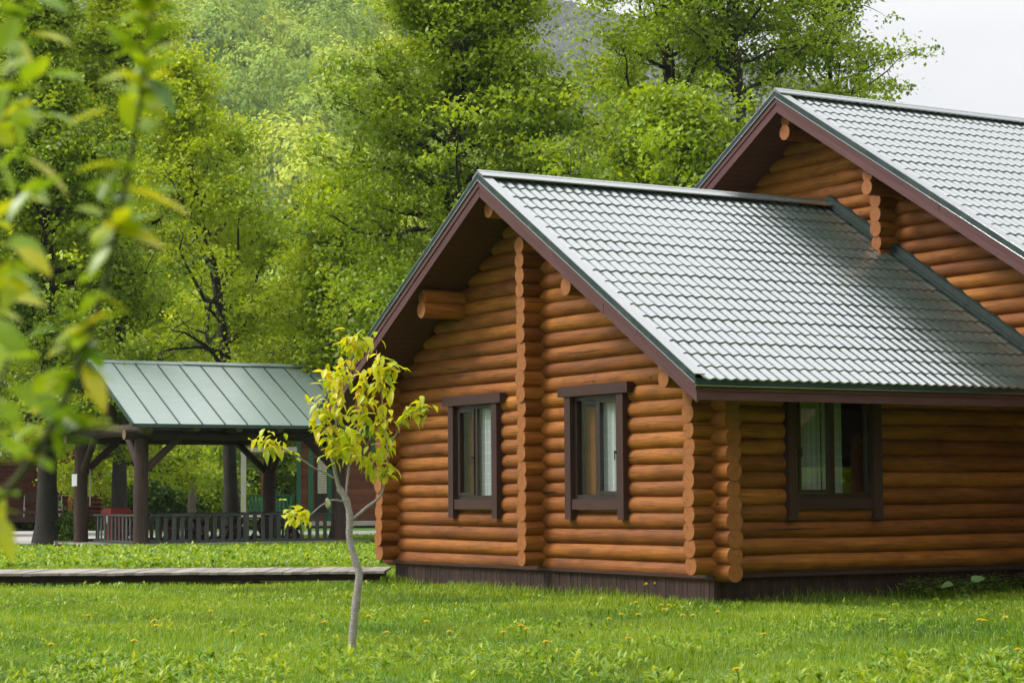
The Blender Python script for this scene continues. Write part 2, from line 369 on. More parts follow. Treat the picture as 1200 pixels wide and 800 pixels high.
gy = np.concatenate([np.linspace(-2600, -20, 30), np.arange(-18, 100, 1.0), np.linspace(102, 3000, 50)])
def gz(X, Y): return .012*lumps(X, Y)*(np.abs(X) < 58)*(Y < 100)*(Y > -18)
sheet('ground', M['ground'], gx, gy, gz, kind='structure')

def interp(x, pts):
    p = np.array(pts, float); return np.interp(x, p[:, 0], p[:, 1])
# a wooded slope behind the trees and a far mountain: height along each bearing from its skyline
hill_sky = [(-700, -330), (0, -160), (250, -90), (380, -80), (450, -30), (520, 50), (640, 150), (720, 200), (820, 260), (960, 330), (1200, 400), (1900, 480)]
mtn_sky = [(-900, 120), (300, 60), (520, 10), (640, -8), (675, 3), (720, 14), (800, 44), (900, 84), (960, 98), (1060, 150), (1200, 230), (2000, 420)]
def skyz(X, Y, sk, D):
    px = 600+F*X/np.maximum(Y, 1)
    return (583-interp(px, sk))/F*D
def hillz(X, Y):
    t = np.clip((Y-250)/560, 0, 1); base = skyz(X*730/np.maximum(Y, 1), np.full_like(Y, 730.), hill_sky, 800)
    return -2+(base)*(t*.85+.15*t*t)+7*lumps(X, Y, .025)*t
def mtnz(X, Y):
    t = np.clip((Y-1300)/1300, 0, 1)**1.15; base = skyz(X*2400/np.maximum(Y, 1), np.full_like(Y, 2400.), mtn_sky, 2560)
    return -4+base*t+16*lumps(X, Y, .012)*t*(1-t)*2
def hill_ground(name, c):
    return plain(name, c, .95, .4, .2)
M['hillsoil'] = hill_ground('hill_undergrowth', (.06, .10, .02))
sheet('hill', M['hillsoil'], np.linspace(-700, 700, 90), np.linspace(250, 860, 60), hillz, kind='structure')
sheet('mountain', M['hillsoil'], np.linspace(-2200, 2200, 110), np.linspace(1300, 2680, 60), mtnz, kind='structure')

def rand_unit(n, r=rng):
    v = r.normal(size=(n, 3)); return v/np.linalg.norm(v, axis=1)[:, None]
def cards(P, N, size, r=rng, aspect=.62):
    """leaf-like folded rhombs at P with normals N"""
    n = len(P); ref = rand_unit(n, r); A = np.cross(N, ref); A /= np.linalg.norm(A, axis=1)[:, None]+1e-9; B = np.cross(N, A)
    s = (size*r.uniform(.7, 1.35, n))[:, None]
    return np.stack([P-A*s, P+B*s*aspect+N*s*.25, P+A*s, P-B*s*aspect+N*s*.25], 1).reshape(-1, 3), np.arange(4*n).reshape(-1, 4)
def crown_blob(r, n, size):
    d = rand_unit(n, r); k = 1+.22*np.sin(d[:, 0]*5+r.uniform(0, 6))*np.cos(d[:, 1]*5+r.uniform(0, 6))+.15*np.sin(d[:, 2]*9+d[:, 0]*7)
    rad = k*r.uniform(.78, 1.03, n)
    P = d*rad[:, None]; P[:, 2] = P[:, 2]*.9
    keep = P[:, 2] > -.5; P = P[keep]; d = d[keep]
    N = d+.4*rand_unit(len(d), r); N /= np.linalg.norm(N, axis=1)[:, None]
    v, f = cards(P, N, np.full(len(P), size), r); rn = np.clip(.45+r.normal(0, .08, len(P)), 0, 1)
    return v, f, rn
def forest(name, mat, zf, xr, yr, n, rad, nl, lsz, px_rng, seed, step=1.0):
    r = np.random.default_rng(seed); T = [crown_blob(r, nl, lsz) for _ in range(6)]; b = MB()
    X = r.uniform(*xr, n); Y = r.uniform(*yr, n); px = 600+F*X/Y
    k = (px > px_rng[0]) & (px < px_rng[1]); X, Y = X[k], Y[k]; Z = zf(X, Y)
    for x, y, z in zip(X, Y, Z):
        if z < -1.5: continue
        v, f, rn = T[r.integers(6)]; s = rad*r.uniform(.65, 1.3); a = r.uniform(0, 6.28)
        c, q = math.cos(a), math.sin(a)
        w = np.stack([v[:, 0]*c-v[:, 1]*q, v[:, 0]*q+v[:, 1]*c, v[:, 2]*r.uniform(.95, 1.35)], -1)*s+[x, y, z+s*.6]
        b.add(w, f, 0, None, np.clip(rn+r.normal(0, .36), 0, 1))
    return b.build(name, mat, kind='stuff')
forest('hillside_forest', M['leaf_far'], hillz, (-300, 110), (262, 830), 1500, 9.0, 1500, .058, (-60, 860), 5)
forest('mountain_forest', M['leaf_mtn'], mtnz, (-120, 560), (1500, 2620), 9000, 10.5, 110, .24, (560, 1120), 6)

# ------------------------------------------------------------------ trees
def tree_mesh(seed, H, r0, cr, cb, limbs=40, secs=8, tert=3, nleaf=55, lsz=.085, lean=(0, 0), low=0., top=1.0, sig=.34, show=.5, droop=.0, clear=None, bend=.35):
    r = np.random.default_rng(seed); tr = MB(); br = MB(); nP = 12
    z = np.linspace(0, H*.95, nP); ph = r.uniform(0, 6, 4)
    sway = bend*(z/H)
    tx = lean[0]*(z/H)**1.6+sway*np.sin(z*.42+ph[0]); ty = lean[1]*(z/H)+sway*np.sin(z*.37+ph[1])
    trunk = np.stack([tx, ty, z], -1); rad = r0*(1-z/H*.93)**.9; rad[0] *= 1.35
    zz = np.linspace(0, z[-1], 30)
    P = np.stack([np.interp(zz, z, tx), np.interp(zz, z, ty), zz], -1); R = np.interp(zz, z, rad)*(1+.05*r.normal(size=30)); R[0] = r0*1.6; R[1] = r0*1.15
    tr.tube(P, R, 12, rnd=r.random())
    C = []; CS = []
    for i in range(limbs):
        f = cb+(.96-cb)*((i+.5)/limbs)**.92
        z0 = f*H*.95; o = np.array([np.interp(z0, z, tx), np.interp(z0, z, ty), z0]); rt = np.interp(z0, z, rad)
        q = (f-cb)/(1-cb); prof = math.sin(math.pi*min(1, (q*.80+.2+low*.18)))**.75
        ln = cr*max(.2, prof)*r.uniform(.7, 1.12); az = i*2.39996+r.normal(0, .35)
        el = .15+.75*q+r.normal(0, .12)-droop
        d = np.array([math.cos(az)*math.cos(el), math.sin(az)*math.cos(el), math.sin(el)])
        pts = [o]; nn = 7
        for s in range(nn):
            d = d+r.normal(0, .20, 3)+np.array([0, 0, .05-.02*s-droop*.1]); d /= np.linalg.norm(d); pts.append(pts[-1]+d*ln/nn)
        pts = np.array(pts); lr = np.linspace(.44*rt+.016, .012, nn+1)
        br.tube(pts, lr, 6, caps=(0, 1), rnd=r.random())
        for j in range(secs):
            t = .22+.78*(j+r.random())/secs; k = t*nn; k0 = int(min(k, nn-1)); base = pts[k0]+(pts[k0+1]-pts[k0])*(k-k0)
            dd = pts[min(k0+1, nn)]-pts[k0]; dd /= np.linalg.norm(dd)+1e-9
            e = dd*.55+rand_unit(1, r)[0]*.9+np.array([0, 0, .15-droop]); e /= np.linalg.norm(e)
            sl_ = ln*.30*r.uniform(.5, 1.25)*(1.15-t*.4)+.25
            sp = [base]
            for s in range(3): e = e+r.normal(0, .25, 3); e /= np.linalg.norm(e); sp.append(sp[-1]+e*sl_/3)
            sp = np.array(sp); br.tube(sp, np.linspace(.022, .007, 4), 4, caps=(0, 0), rnd=.5)
            for q_ in range(tert):
                c0 = sp[1+q_ % 3]+r.normal(0, .28, 3)*(.4+.6*(q_ > 0)); C.append(c0); CS.append(r.uniform(.7, 1.25))
                if q_ % 2 == 0: br.tube([sp[1+q_ % 3], c0], [.009, .005], 3, caps=(0, 0), rnd=.5)
    C = np.array(C); CS = np.array(CS)
    txc = np.interp(C[:, 2], z, tx); k = ~((abs(C[:, 0]-txc) < .8) & (C[:, 1] < .6) & (C[:, 2] < H*.72) & (r.random(len(C)) < show)); C = C[k]; CS = CS[k]
    k = r.random(len(C)) > .18; C = C[k]; CS = CS[k]
    if clear is not None: k = clear(C, r); C = C[k]; CS = CS[k]
    cnt = r.poisson(nleaf*1.22*CS); idx = np.repeat(np.arange(len(C)), cnt)
    g = r.normal(size=(len(idx), 3))*[1, 1, .5]
    P = C[idx]+g*(sig*CS[idx])[:, None]
    N = rand_unit(len(P), r)+[0, 0, .8]; N /= np.linalg.norm(N, axis=1)[:, None]
    v, f = cards(P, N, np.full(len(P), lsz), r)
    base = r.normal(.45, .22, len(C)); rn = np.clip(base[idx]+r.normal(0, .15, len(P)), 0, 1)
    cw = MB(); cw.add(v, f, 0, None, rn)
    return tr, br, cw
TREES = {}
def plant_tree(px, d, mesh_key, label, group=None, leaf='leaf_mid', bark='bark', rz=0., sc=1., name='broadleaf_tree', cat='tree', xy=None, z=0, **kw):
    x, y = ((px-600)/F*d, d) if xy is None else xy
    root = empty(name, (x, y, z), rz, label, cat, group); root.scale = (sc,)*3
    if mesh_key not in TREES:
        tr, br, cw = tree_mesh(**kw)
        a_ = tr.build('trunk', M[bark], root, smooth=True); b_ = br.build('branches', M[bark], root, smooth=True)
        c_ = cw.build('crown', M[leaf], root); TREES[mesh_key] = (a_, b_, c_)
    else:
        for s in TREES[mesh_key]:
            c = s.copy(); COL.objects.link(c); c.parent = root
            if s.name.startswith('crown') and s.data.materials[0] != M[leaf]:
                c.material_slots[0].link = 'OBJECT'; c.material_slots[0].material = M[leaf]
    return root
G = 'tall broadleaf trees behind the log house and pavilion'
plant_tree(537, 66, 'centre', 'tall full green tree whose dark trunk rises behind the lower gable peak', G, seed=11, H=22, r0=.38, cr=5.4, cb=.16, limbs=60, secs=10, tert=3, nleaf=66, low=.6)
plant_tree(395, 70, 'front_yellow', 'lower yellow-green tree between the pavilion roof and the tall central tree', G, leaf='leaf_lime', seed=12, H=12.5, r0=.22, cr=3.4, cb=.30, limbs=40, secs=8, tert=3, nleaf=50, low=.8, rz=.4)
plant_tree(272, 73, 'gnarly', 'dark-trunked tree with twisted bare limbs showing above the pavilion roof', G, leaf='leaf_lime', seed=13, H=18, r0=.27, cr=4.4, cb=.27, limbs=34, secs=7, tert=3, nleaf=58, lean=(-2.2, .5), low=.4,
           clear=lambda C, r: ~((C[:, 0] > -3.4) & (C[:, 0] < -.2) & (C[:, 2] > 5.6) & (C[:, 2] < 9.6) & (C[:, 1] < 2.5) & (r.random(len(C)) < .86)))
plant_tree(56, 67, 'left_big', 'thick dark trunk with flared base left of the pavilion under a dense crown', G, leaf='leaf_mid', seed=14, H=20, r0=.33, cr=4.0, cb=.155, limbs=54, secs=9, tert=3, nleaf=58, low=.9, lean=(-.6, .3))
plant_tree(140, 84, 'left_mid', 'bright green tree behind the left gable of the pavilion', G, leaf='leaf_lime', seed=15, H=27, r0=.3, cr=5.4, cb=.10, limbs=62, secs=10, tert=3, nleaf=62, lsz=.10, low=.8, rz=1)
plant_tree(-25, 82, 'left_mid', 'bright green tree at the far left edge above the dark cabin', G, rz=2.9, sc=1.05)
plant_tree(798, 60, 'right_low', 'light green tree with a pale grey trunk just left of the higher gable', G, bark='bark_grey', seed=17, H=13.6, r0=.21, cr=4.3, cb=.40, limbs=34, secs=8, tert=3, nleaf=54, low=.5, bend=.2)
plant_tree(775, 74, 'right_tall', 'tall open tree with dark forked limbs behind the pale-trunked tree', G, seed=18, H=25, r0=.36, cr=5.6, cb=.42, limbs=42, secs=8, tert=3, nleaf=50, lean=(.6, 0))
plant_tree(868, 72, 'right_tall2', 'tall dark-trunked tree standing behind the peak of the higher gable', G, seed=19, H=25, r0=.34, cr=4.9, cb=.40, limbs=34, secs=7, tert=3, nleaf=40)
plant_tree(975, 76, 'right_sparse', 'thin airy tree with two slender stems above the right-hand roof ridge', G, seed=20, H=22, r0=.26, cr=4.4, cb=.45, limbs=30, secs=6, tert=3, nleaf=30, sig=.3)
plant_tree(1010, 79, 'right_sparse2', 'smallest airy tree reaching over the roof ridge beside the open sky', G, seed=26, H=17.5, r0=.2, cr=3.6, cb=.5, limbs=22, secs=5, tert=3, nleaf=24, sig=.3)
plant_tree(225, 97, 'pale_slim', 'slim pale-trunked tree seen through the middle of the pavilion', G, bark='bark_grey', leaf='leaf_lime', seed=21, H=16, r0=.2, cr=3.6, cb=.33, limbs=32, secs=7, tert=3, nleaf=44, lsz=.11, low=.5, lean=(1.2, 0))
plant_tree(330, 112, 'back_a', 'hazy yellow-green tree in the gap above the pavilion ridge', G, leaf='leaf_lime', seed=22, H=13, r0=.25, cr=5.0, cb=.08, limbs=42, secs=8, tert=3, nleaf=44, lsz=.14, sig=.45, low=.9)
plant_tree(95, 118, 'back_a', 'background tree between the two bright trees at the left', G, leaf='leaf_mid', rz=2., sc=1.8)
plant_tree(640, 108, 'back_a', 'background tree right of the tall central tree, above the porch roof ridge', G, leaf='leaf_mid', rz=4., sc=.95)
plant_tree(700, 122, 'back_a', 'yellow-green background tree low behind the ridge between two nearer trees', G, leaf='leaf_lime', rz=5., sc=.98)
plant_tree(455, 104, 'back_a', 'background tree hidden mostly behind the tall central tree', G, leaf='leaf_mid', rz=1., sc=1.05)
plant_tree(905, 112, 'back_a', 'background tree behind the higher gable', G, leaf='leaf_mid', rz=.3, sc=1.02)
# unseen trees: some mirrored in the side window, others added to shade its wall
G2 = 'unseen trees beyond the right-hand lawn, for window reflections and side wall shade'
for i, (x, y, k, s) in enumerate([(14.5, 15, 'left_mid', .78), (17.5, 19.5, 'centre', .95), (19, 21.5, 'left_mid', .6), (11, 9, 'left_mid', .55), (25, 26, 'centre', .75), (24, 15, 'left_mid', .65), (17, 8, 'centre', .6), (10.6, 20.5, 'left_mid', .42), (14.5, 25.5, 'centre', .5), (9.6, 13, 'centre', .52), (16.5, 21, 'centre', .6), (20, 27, 'left_mid', .6)]):
    plant_tree(0, 0, k, 'unseen green tree beyond the lawn, for window reflections and side wall shade', G2, xy=(x, y), rz=i*1.3, sc=s)

# understorey shrubs behind the pavilion
def shrub_mesh(seed, R, H, n, lsz):
    r = np.random.default_rng(seed); st = MB()
    nc = 46; d = rand_unit(nc, r); d[:, 2] = abs(d[:, 2]); C = d*r.uniform(.35, 1, nc)[:, None]*[R, R, H]
    for c in C[:14]: st.tube([(0, 0, 0), c*.5+r.normal(0, .06, 3), c], [.03, .02, .008], 5, rnd=.4)
    idx = r.integers(0, nc, n); P = C[idx]+r.normal(size=(n, 3))*.24*R*[1, 1, .8]; P = P[P[:, 2] > .02]; idx = idx[:len(P)]
    N = rand_unit(len(P), r)+[0, 0, .7]; N /= np.linalg.norm(N, axis=1)[:, None]
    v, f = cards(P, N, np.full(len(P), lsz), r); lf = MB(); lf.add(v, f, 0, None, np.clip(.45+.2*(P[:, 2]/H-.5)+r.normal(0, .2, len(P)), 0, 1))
    return st, lf
sh = {}
def shrub(px, d, key, label, group, leaf='leaf_mid', sc=1., rz=0., **kw):
    root = empty('shrub', ((px-600)/F*d, d, 0), rz, label, 'shrub', group); root.scale = (sc,)*3
    if key not in sh:
        st, lf = shrub_mesh(**kw); sh[key] = (st.build('stems', M['bark'], root), lf.build('foliage', M[leaf], root))
    else:
        for s_ in sh[key]:
            c = s_.copy(); COL.objects.link(c); c.parent = root
            if s_.name.startswith('foliage'): c.material_slots[0].link = 'OBJECT'; c.material_slots[0].material = M[leaf]
    return root
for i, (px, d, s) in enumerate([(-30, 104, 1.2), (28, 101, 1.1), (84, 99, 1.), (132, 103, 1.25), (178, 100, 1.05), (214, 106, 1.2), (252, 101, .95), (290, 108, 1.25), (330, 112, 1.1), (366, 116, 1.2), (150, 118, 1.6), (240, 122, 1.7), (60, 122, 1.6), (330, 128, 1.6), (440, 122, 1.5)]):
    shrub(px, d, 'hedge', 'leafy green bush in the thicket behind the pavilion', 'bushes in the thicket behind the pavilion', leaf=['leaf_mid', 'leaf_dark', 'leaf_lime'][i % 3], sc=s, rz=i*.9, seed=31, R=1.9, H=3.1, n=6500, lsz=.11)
for i, (x, y, s_) in enumerate([(11.6, 24.4, 1.05), (14, 23.4, 1.45), (9.5, 18.5, 1.3), (12.5, 22, 1.4), (15.5, 25.5, 1.4), (18, 20, 1.3), (20.5, 22.5, 1.5), (22, 18, 1.5), (18, 15.5, 1.3), (25, 21, 1.7), (15, 14, 1.2), (24, 25.5, 1.4)]):  # unseen bushes added to put green reflections in the side window
    q = shrub(0, 1, 'hedge', 'unseen leafy bush beyond the lawn, added for reflections in the side window', 'unseen bushes beyond the lawn, added for reflections in the side window', leaf=['leaf_lime', 'leaf_lime', 'leaf_mid'][i % 3], sc=s_, rz=i*1.1); q.location = (x, y, 0)
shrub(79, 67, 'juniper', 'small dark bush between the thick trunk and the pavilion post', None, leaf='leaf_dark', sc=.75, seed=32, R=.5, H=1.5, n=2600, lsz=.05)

# ------------------------------------------------------------------ the log house
TH = .548474; HW = 8.7313; OV = .95; ZR = 6.19; SL = .6117; EV = .93; VW = 5.783; UM, ZM, SM, OM = 4.6176, 8.011, .5837, .947
UC = HW/2
house = empty('log_house', (2.6054, 27.2591, 0), TH, 'orange-brown round-log house with green metal tile roofs and two stepped gables', 'house')
PITCHL = .2185; RL = .1235; AXV = .075; AXU = .055
def log(b, p0, p1, r=RL, caps=(1, 1)):
    p0, p1 = np.array(p0, float), np.array(p1, float); n = max(2, int(np.linalg.norm(p1-p0)/.45)+1)
    t = np.linspace(0, 1, n)[:, None]; pts = p0+(p1-p0)*t
    ph = random.uniform(0, 6); q = np.linspace(0, 5, n)
    wob = .006*np.sin(q*1.7+ph); pts[:, 2] += wob; rr = r*(1+np.linspace(-.03, .03, n)*(1 if ph > 3 else -1)+.018*np.sin(q*1.3+ph*2)+np.random.default_rng(int(ph*1e6)).normal(0, .008, n))
    b.tube(pts, rr, 22, 0, 1, rnd=random.random(), caps=caps)
def rj(): return RL*random.uniform(.94, 1.07)
WIN_G = [(5.26, 6.74), (1.875, 3.36)]; WIN_S = [(1.16, 2.79)]; WZ0, WZ1 = 1.39, 2.85
def zroof(u, uc=UC, zr=ZR, s=SL): return zr-s*abs(u-uc)
def spans(a0, a1, cuts):
    out = []; cur = a0
    for c0, c1 in sorted(cuts):
        if c1 <= a0 or c0 >= a1: continue
        out.append((cur, c0)); cur = c1
    out.append((cur, a1)); return out
# gable wall logs
b = MB()
for i in range(0, 26):
    z = .432+PITCHL*i
    hs = (ZR-.29-(z-.06))/SL
    if hs < .25: break
    lowlog = z < 3.15
    if lowlog: a0, a1 = -.35+random.uniform(-.012, .012), HW+.35
    else: a0, a1 = max(UC-hs, -.30), min(UC+hs, HW+.3)
    cuts = [(c0+.1, c1-.1) for c0, c1 in WIN_G] if WZ0-.06 < z < WZ1+.10 else []
    r = rj()
    for s0, s1 in spans(a0, a1, cuts):
        if i == 0: # half log resting on the sill
            log(b, (AXV, s0, z+.005), (AXV, s1, z+.005), .122)
        else: log(b, (AXV, s0, z), (AXV, s1, z), r)
b.build('front_log_wall', [M['log'], M['log_end']], house, smooth='auto')
# side walls
for uu, nm, winl in ((AXU, 'side_log_wall', WIN_S), (HW-AXU, 'side_log_wall', [])):
    b = MB()
    for i in range(0, 14):
        z = .532+PITCHL*i
        if z > zroof(0)-.20: break
        v0 = -.35+random.uniform(-.015, .015)
        if z > 2.9: v0 = -.74+random.uniform(-.01, .01)
        cuts = [(c0+.1, c1-.1) for c0, c1 in winl] if WZ0-.06 < z < WZ1+.10 else []
        r = rj()
        for s0, s1 in spans(v0, VW+.2, cuts): log(b, (s0, uu, z), (s1, uu, z), r)
    b.build(nm, [M['log'], M['log_end']], house, smooth='auto')
# cross wall whose log ends form the middle column
b = MB()
for i in range(0, 26):
    z = .532+PITCHL*i
    if z > 5.25: break
    log(b, (-.35+random.uniform(-.015, .015), 4.19+random.uniform(-.006, .006), z), (VW, 4.19, z), rj())
b.build('cross_log_wall', [M['log'], M['log_end']], house, smooth='auto')
# purlins of the porch gable
for u, zs, v1 in ((UC+.03, (5.66,), 5), (6.46, (4.33, 4.53), 4), (2.32, (4.33, 4.53), 4)):
    b = MB()
    for k, z in enumerate(zs): log(b, (-.76+.015*k, u, z), (v1, u, z), .125 if k == 0 else .118)
    b.build('purlin', [M['log'], M['log_end']], house, smooth='auto')
# main (higher) gable
b = MB(); MV = VW+.09
for i in range(0, 36):
    z = .46+PITCHL*i; hs = (ZM-.27-(z-.05))/SM
    if hs < .3: break
    log(b, (MV, max(UM-hs, -3.0), z), (MV, min(UM+hs, 12.2), z), rj())
b.build('upper_gable_log_wall', [M['log'], M['log_end']], house, smooth='auto')
b = MB()
for i in range(0, 30):
    z = .56+PITCHL*i
    if z > 6.05: break
    log(b, (MV-.43+random.uniform(-.012, .012), 2.93, z), (MV+1.2, 2.93, z), rj())
b.build('upper_cross_log_wall', [M['log'], M['log_end']], house, smooth='auto')
for u, zs in ((UM+.0, (7.33, 7.53)), (2.58+.05, (6.17, 6.36))):
    b = MB()
    for k, z in enumerate(zs): log(b, (MV-.86+.02*k, u, z), (MV+4, u, z), .125-.012*k)
    b.build('upper_purlin', [M['log'], M['log_end']], house, smooth='auto')
# skirting boards and sill trim
b = MB()
def boards(b, a0, a1, f, w=.098, gap=.006):
    a = a0
    while a < a1-.02:
        e = min(a+w, a1); d = random.uniform(0, .006)
        b.hexa([f(a+gap, -d, -.12), f(e, -d, -.12), f(e, .03, -.12), f(a+gap, .03, -.12), f(a+gap, -d, .352), f(e, -d, .352), f(e, .03, .352), f(a+gap, .03, .352)])
        a = e
fg = lambda a, d, z: (d, a, z); fs = lambda a, d, z: (a, d, z)
boards(b, .03, HW, lambda a, d, z: (d+.02, a, z)); boards(b, .0, VW, lambda a, d, z: (a, d+.02, z))
b.box((.05, .05, -.1), (VW, HW-.05, .35)); b.box((.0, HW-.02, -.1), (VW, HW+.01, .352))
b.build('skirting', M['skirt'], house)
b = MB(); b.box((-.045, -.045, .354), (.05, HW+.03, .40)); b.box((.052, -.045, .354), (VW, .05, .40)); b.box((-.02, -.02, .402), (.07, HW, .428)); b.box((.072, -.02, .402), (VW, .07, .428))
bevel(b.build('sill_trim', M['trim'], house))
b = MB(); b.box((.3, .3, .43), (VW, HW-.3, .46)); b.build('floor', M['dark'], house)
# windows
def window(cfg, a0, a1, f, sash, name='window', panel=0):
    def bx(b, x0, x1, d0, d1, z0, z1): b.hexa([f(x0,d0,z0), f(x1,d0,z0), f(x1,d1,z0), f(x0,d1,z0), f(x0,d0,z1), f(x1,d0,z1), f(x1,d1,z1), f(x0,d1,z1)])
    b = MB(); j = .15
    i0, i1 = a0+j+.002, a1-j-.002; z0, z1 = WZ0+.002, WZ1-.002; fw = .06; mid = (i0+i1)/2+cfg
    bx(b, i0, i0+fw, -.055, .03, z0, z1); bx(b, i1-fw, i1, -.055, .03, z0, z1)
    bx(b, i0+fw, i1-fw, -.053, .03, z0, z0+fw); bx(b, i0+fw, i1-fw, -.053, .03, z1-fw, z1); bx(b, mid-.035, mid+.035, -.051, .03, z0+fw, z1-fw)
    s0, s1 = (mid+.037, i1-fw-.002) if sash > 0 else (i0+fw+.002, mid-.037); q = .045
    bx(b, s0, s0+q, -.068, .0, z0+fw+.002, z1-fw-.002); bx(b, s1-q, s1, -.068, .0, z0+fw+.002, z1-fw-.002)
    bx(b, s0+q, s1-q, -.066, .0, z0+fw+.002, z0+fw+q); bx(b, s0+q, s1-q, -.066, .0, z1-fw-q, z1-fw-.002)
    w = bevel(b.build(name, M['vinyl'], house), .004)
    for x0, x1 in ((a0, a0+j), (a1-j, a1)): b = MB(); bx(b, x0, x1, -.13, .12, 1.10, WZ1); bevel(b.build('jamb', M['trim'], w), .008)
    b = MB(); bx(b, a0-.14, a1+.14, -.152, .10, WZ1+.002, WZ1+.15); bevel(b.build('header', M['trim'], w), .008)
    b = MB(); bx(b, a0+j+.002, a1-j-.002, -.112, .12, 1.24, WZ0); bevel(b.build('sill', M['trim'], w), .008)
    b = MB(); hx = s0+.02 if sash < 0 else s0+.02; bx(b, hx, hx+.012, -.10, -.07, 2.02, 2.05); bx(b, hx+.0, hx+.014, -.112, -.098, 1.93, 2.06); bevel(b.build('handle', M['handle'], w), .003)
    for x0, x1 in ((i0+fw-.01, mid-.03), (mid+.03, i1-fw+.01)):
        b = MB(); bx(b, x0, x1, -.028, -.022, z0+.03, z1-.03); b.build('pane', M['glass'] if f is fg else M['glass_side'], w)
    return w, i0, i1, mid
def curtain(w, x0, x1, d, f, z0=1.42, z1=2.9, amp=.022, per=.11):
    n = max(8, int((x1-x0)/.01)); x = np.linspace(x0, x1, n); dd = d+amp*np.sin((x-x0)/per*6.283)+.01*np.sin(x*17)
    b = MB(); v = [f(xx, q, z0) for xx, q in zip(x, dd)]+[f(xx, q, z1) for xx, q in zip(x, dd)]; i = np.arange(n-1)
    b.add(v, np.stack([i, i+1, i+1+n, i+n], -1), 0, [(xx*1.3, z0) for xx in x]+[(xx*1.3, z1) for xx in x])
    b.build('curtain', M['curtain'], w, smooth=True)
w, i0, i1, mid = window(0, *WIN_G[0], fg, 1)
curtain(w, i0+.05, mid+.12, .07, fg)
b = MB(); b.box((.13, mid+.30, 1.30), (.17, mid+.64, 2.78)); b.build('inner_board', M['log'], w)
w, i0, i1, mid = window(0, *WIN_G[1], fg, -1)
curtain(w, i0+.05, mid+.09, .07, fg)
b = MB(); b.box((.13, mid+.32, 1.30), (.17, mid+.68, 2.70)); b.build('inner_board', M['log'], w)
w, i0, i1, mid = window(0, *WIN_S[0], fs, -1)
curtain(w, i0, mid+.05, .26, fs); curtain(w, mid+.07, i1-.22, .27, fs)
# dark partition well behind the windows
b = MB(); b.box((2.2, .3, .46), (2.25, HW-.3, 3.2)); b.box((.4, 1.75, .46), (VW-.1, 1.8, 3.2)); b.build('inner_partition', M['dark'], house)
b = MB(); b.box((.25, .25, 3.25), (VW-.05, HW-.25, 3.29)); b.build('inner_ceiling', M['dark'], house)

# roofs
def tile_surface(b, uc, zr, s, sign, ue, v0, v1, row=.35, per=.168, A=.022, lift=.0145, off=-.075):
    D = abs(uc-ue); ca = 1/math.sqrt(1+s*s); sa = s*ca; n = max(1, round(D/ca/row)); dt = D/n
    nv = int((v1-v0)/(per/10))+1; v = np.linspace(v0, v1, nv); ph = np.abs(np.sin(np.pi*v/per)); h = A*(1-ph**1.6)
    fine = .004*np.sin(v*37.)*np.sin(v*3.)
    for k in range(n):
        rows = []
        jit = random.uniform(-.002, .002)
        for tt, lf in ((k*dt-.02, 0), ((k+1)*dt*.999, lift), ((k+1)*dt*.999, -.004)):
            hh = h+lf+jit+off*1.0
            if lf == -.004: hh = h-.004+jit+off
            hd = tt; u = uc+sign*hd+sign*sa*(hh-off); z = zr-s*hd+ca*(hh-off)+off
            rows.append(np.stack([v, u, z], -1))
        m_ = nv; i = np.arange(nv-1)
        P = np.concatenate(rows[:2]); f = np.stack([i, i+1, i+1+m_, i+m_], -1)
        if sign < 0: f = f[:, ::-1]
        b.add(P, f); P = np.concatenate(rows[1:3])
        b.add(P, f)
def rake(b, v0, v1, uc, zr, s, ue, t0, t1, ustart=None):
    us = uc if ustart is None else ustart
    z = lambda u: zr-s*abs(u-uc)
    b.hexa([(v0, us, z(us)+t1), (v1, us, z(us)+t1), (v1, ue, z(ue)+t1), (v0, ue, z(ue)+t1), (v0, us, z(us)+t0), (v1, us, z(us)+t0), (v1, ue, z(ue)+t0), (v0, ue, z(ue)+t0)])
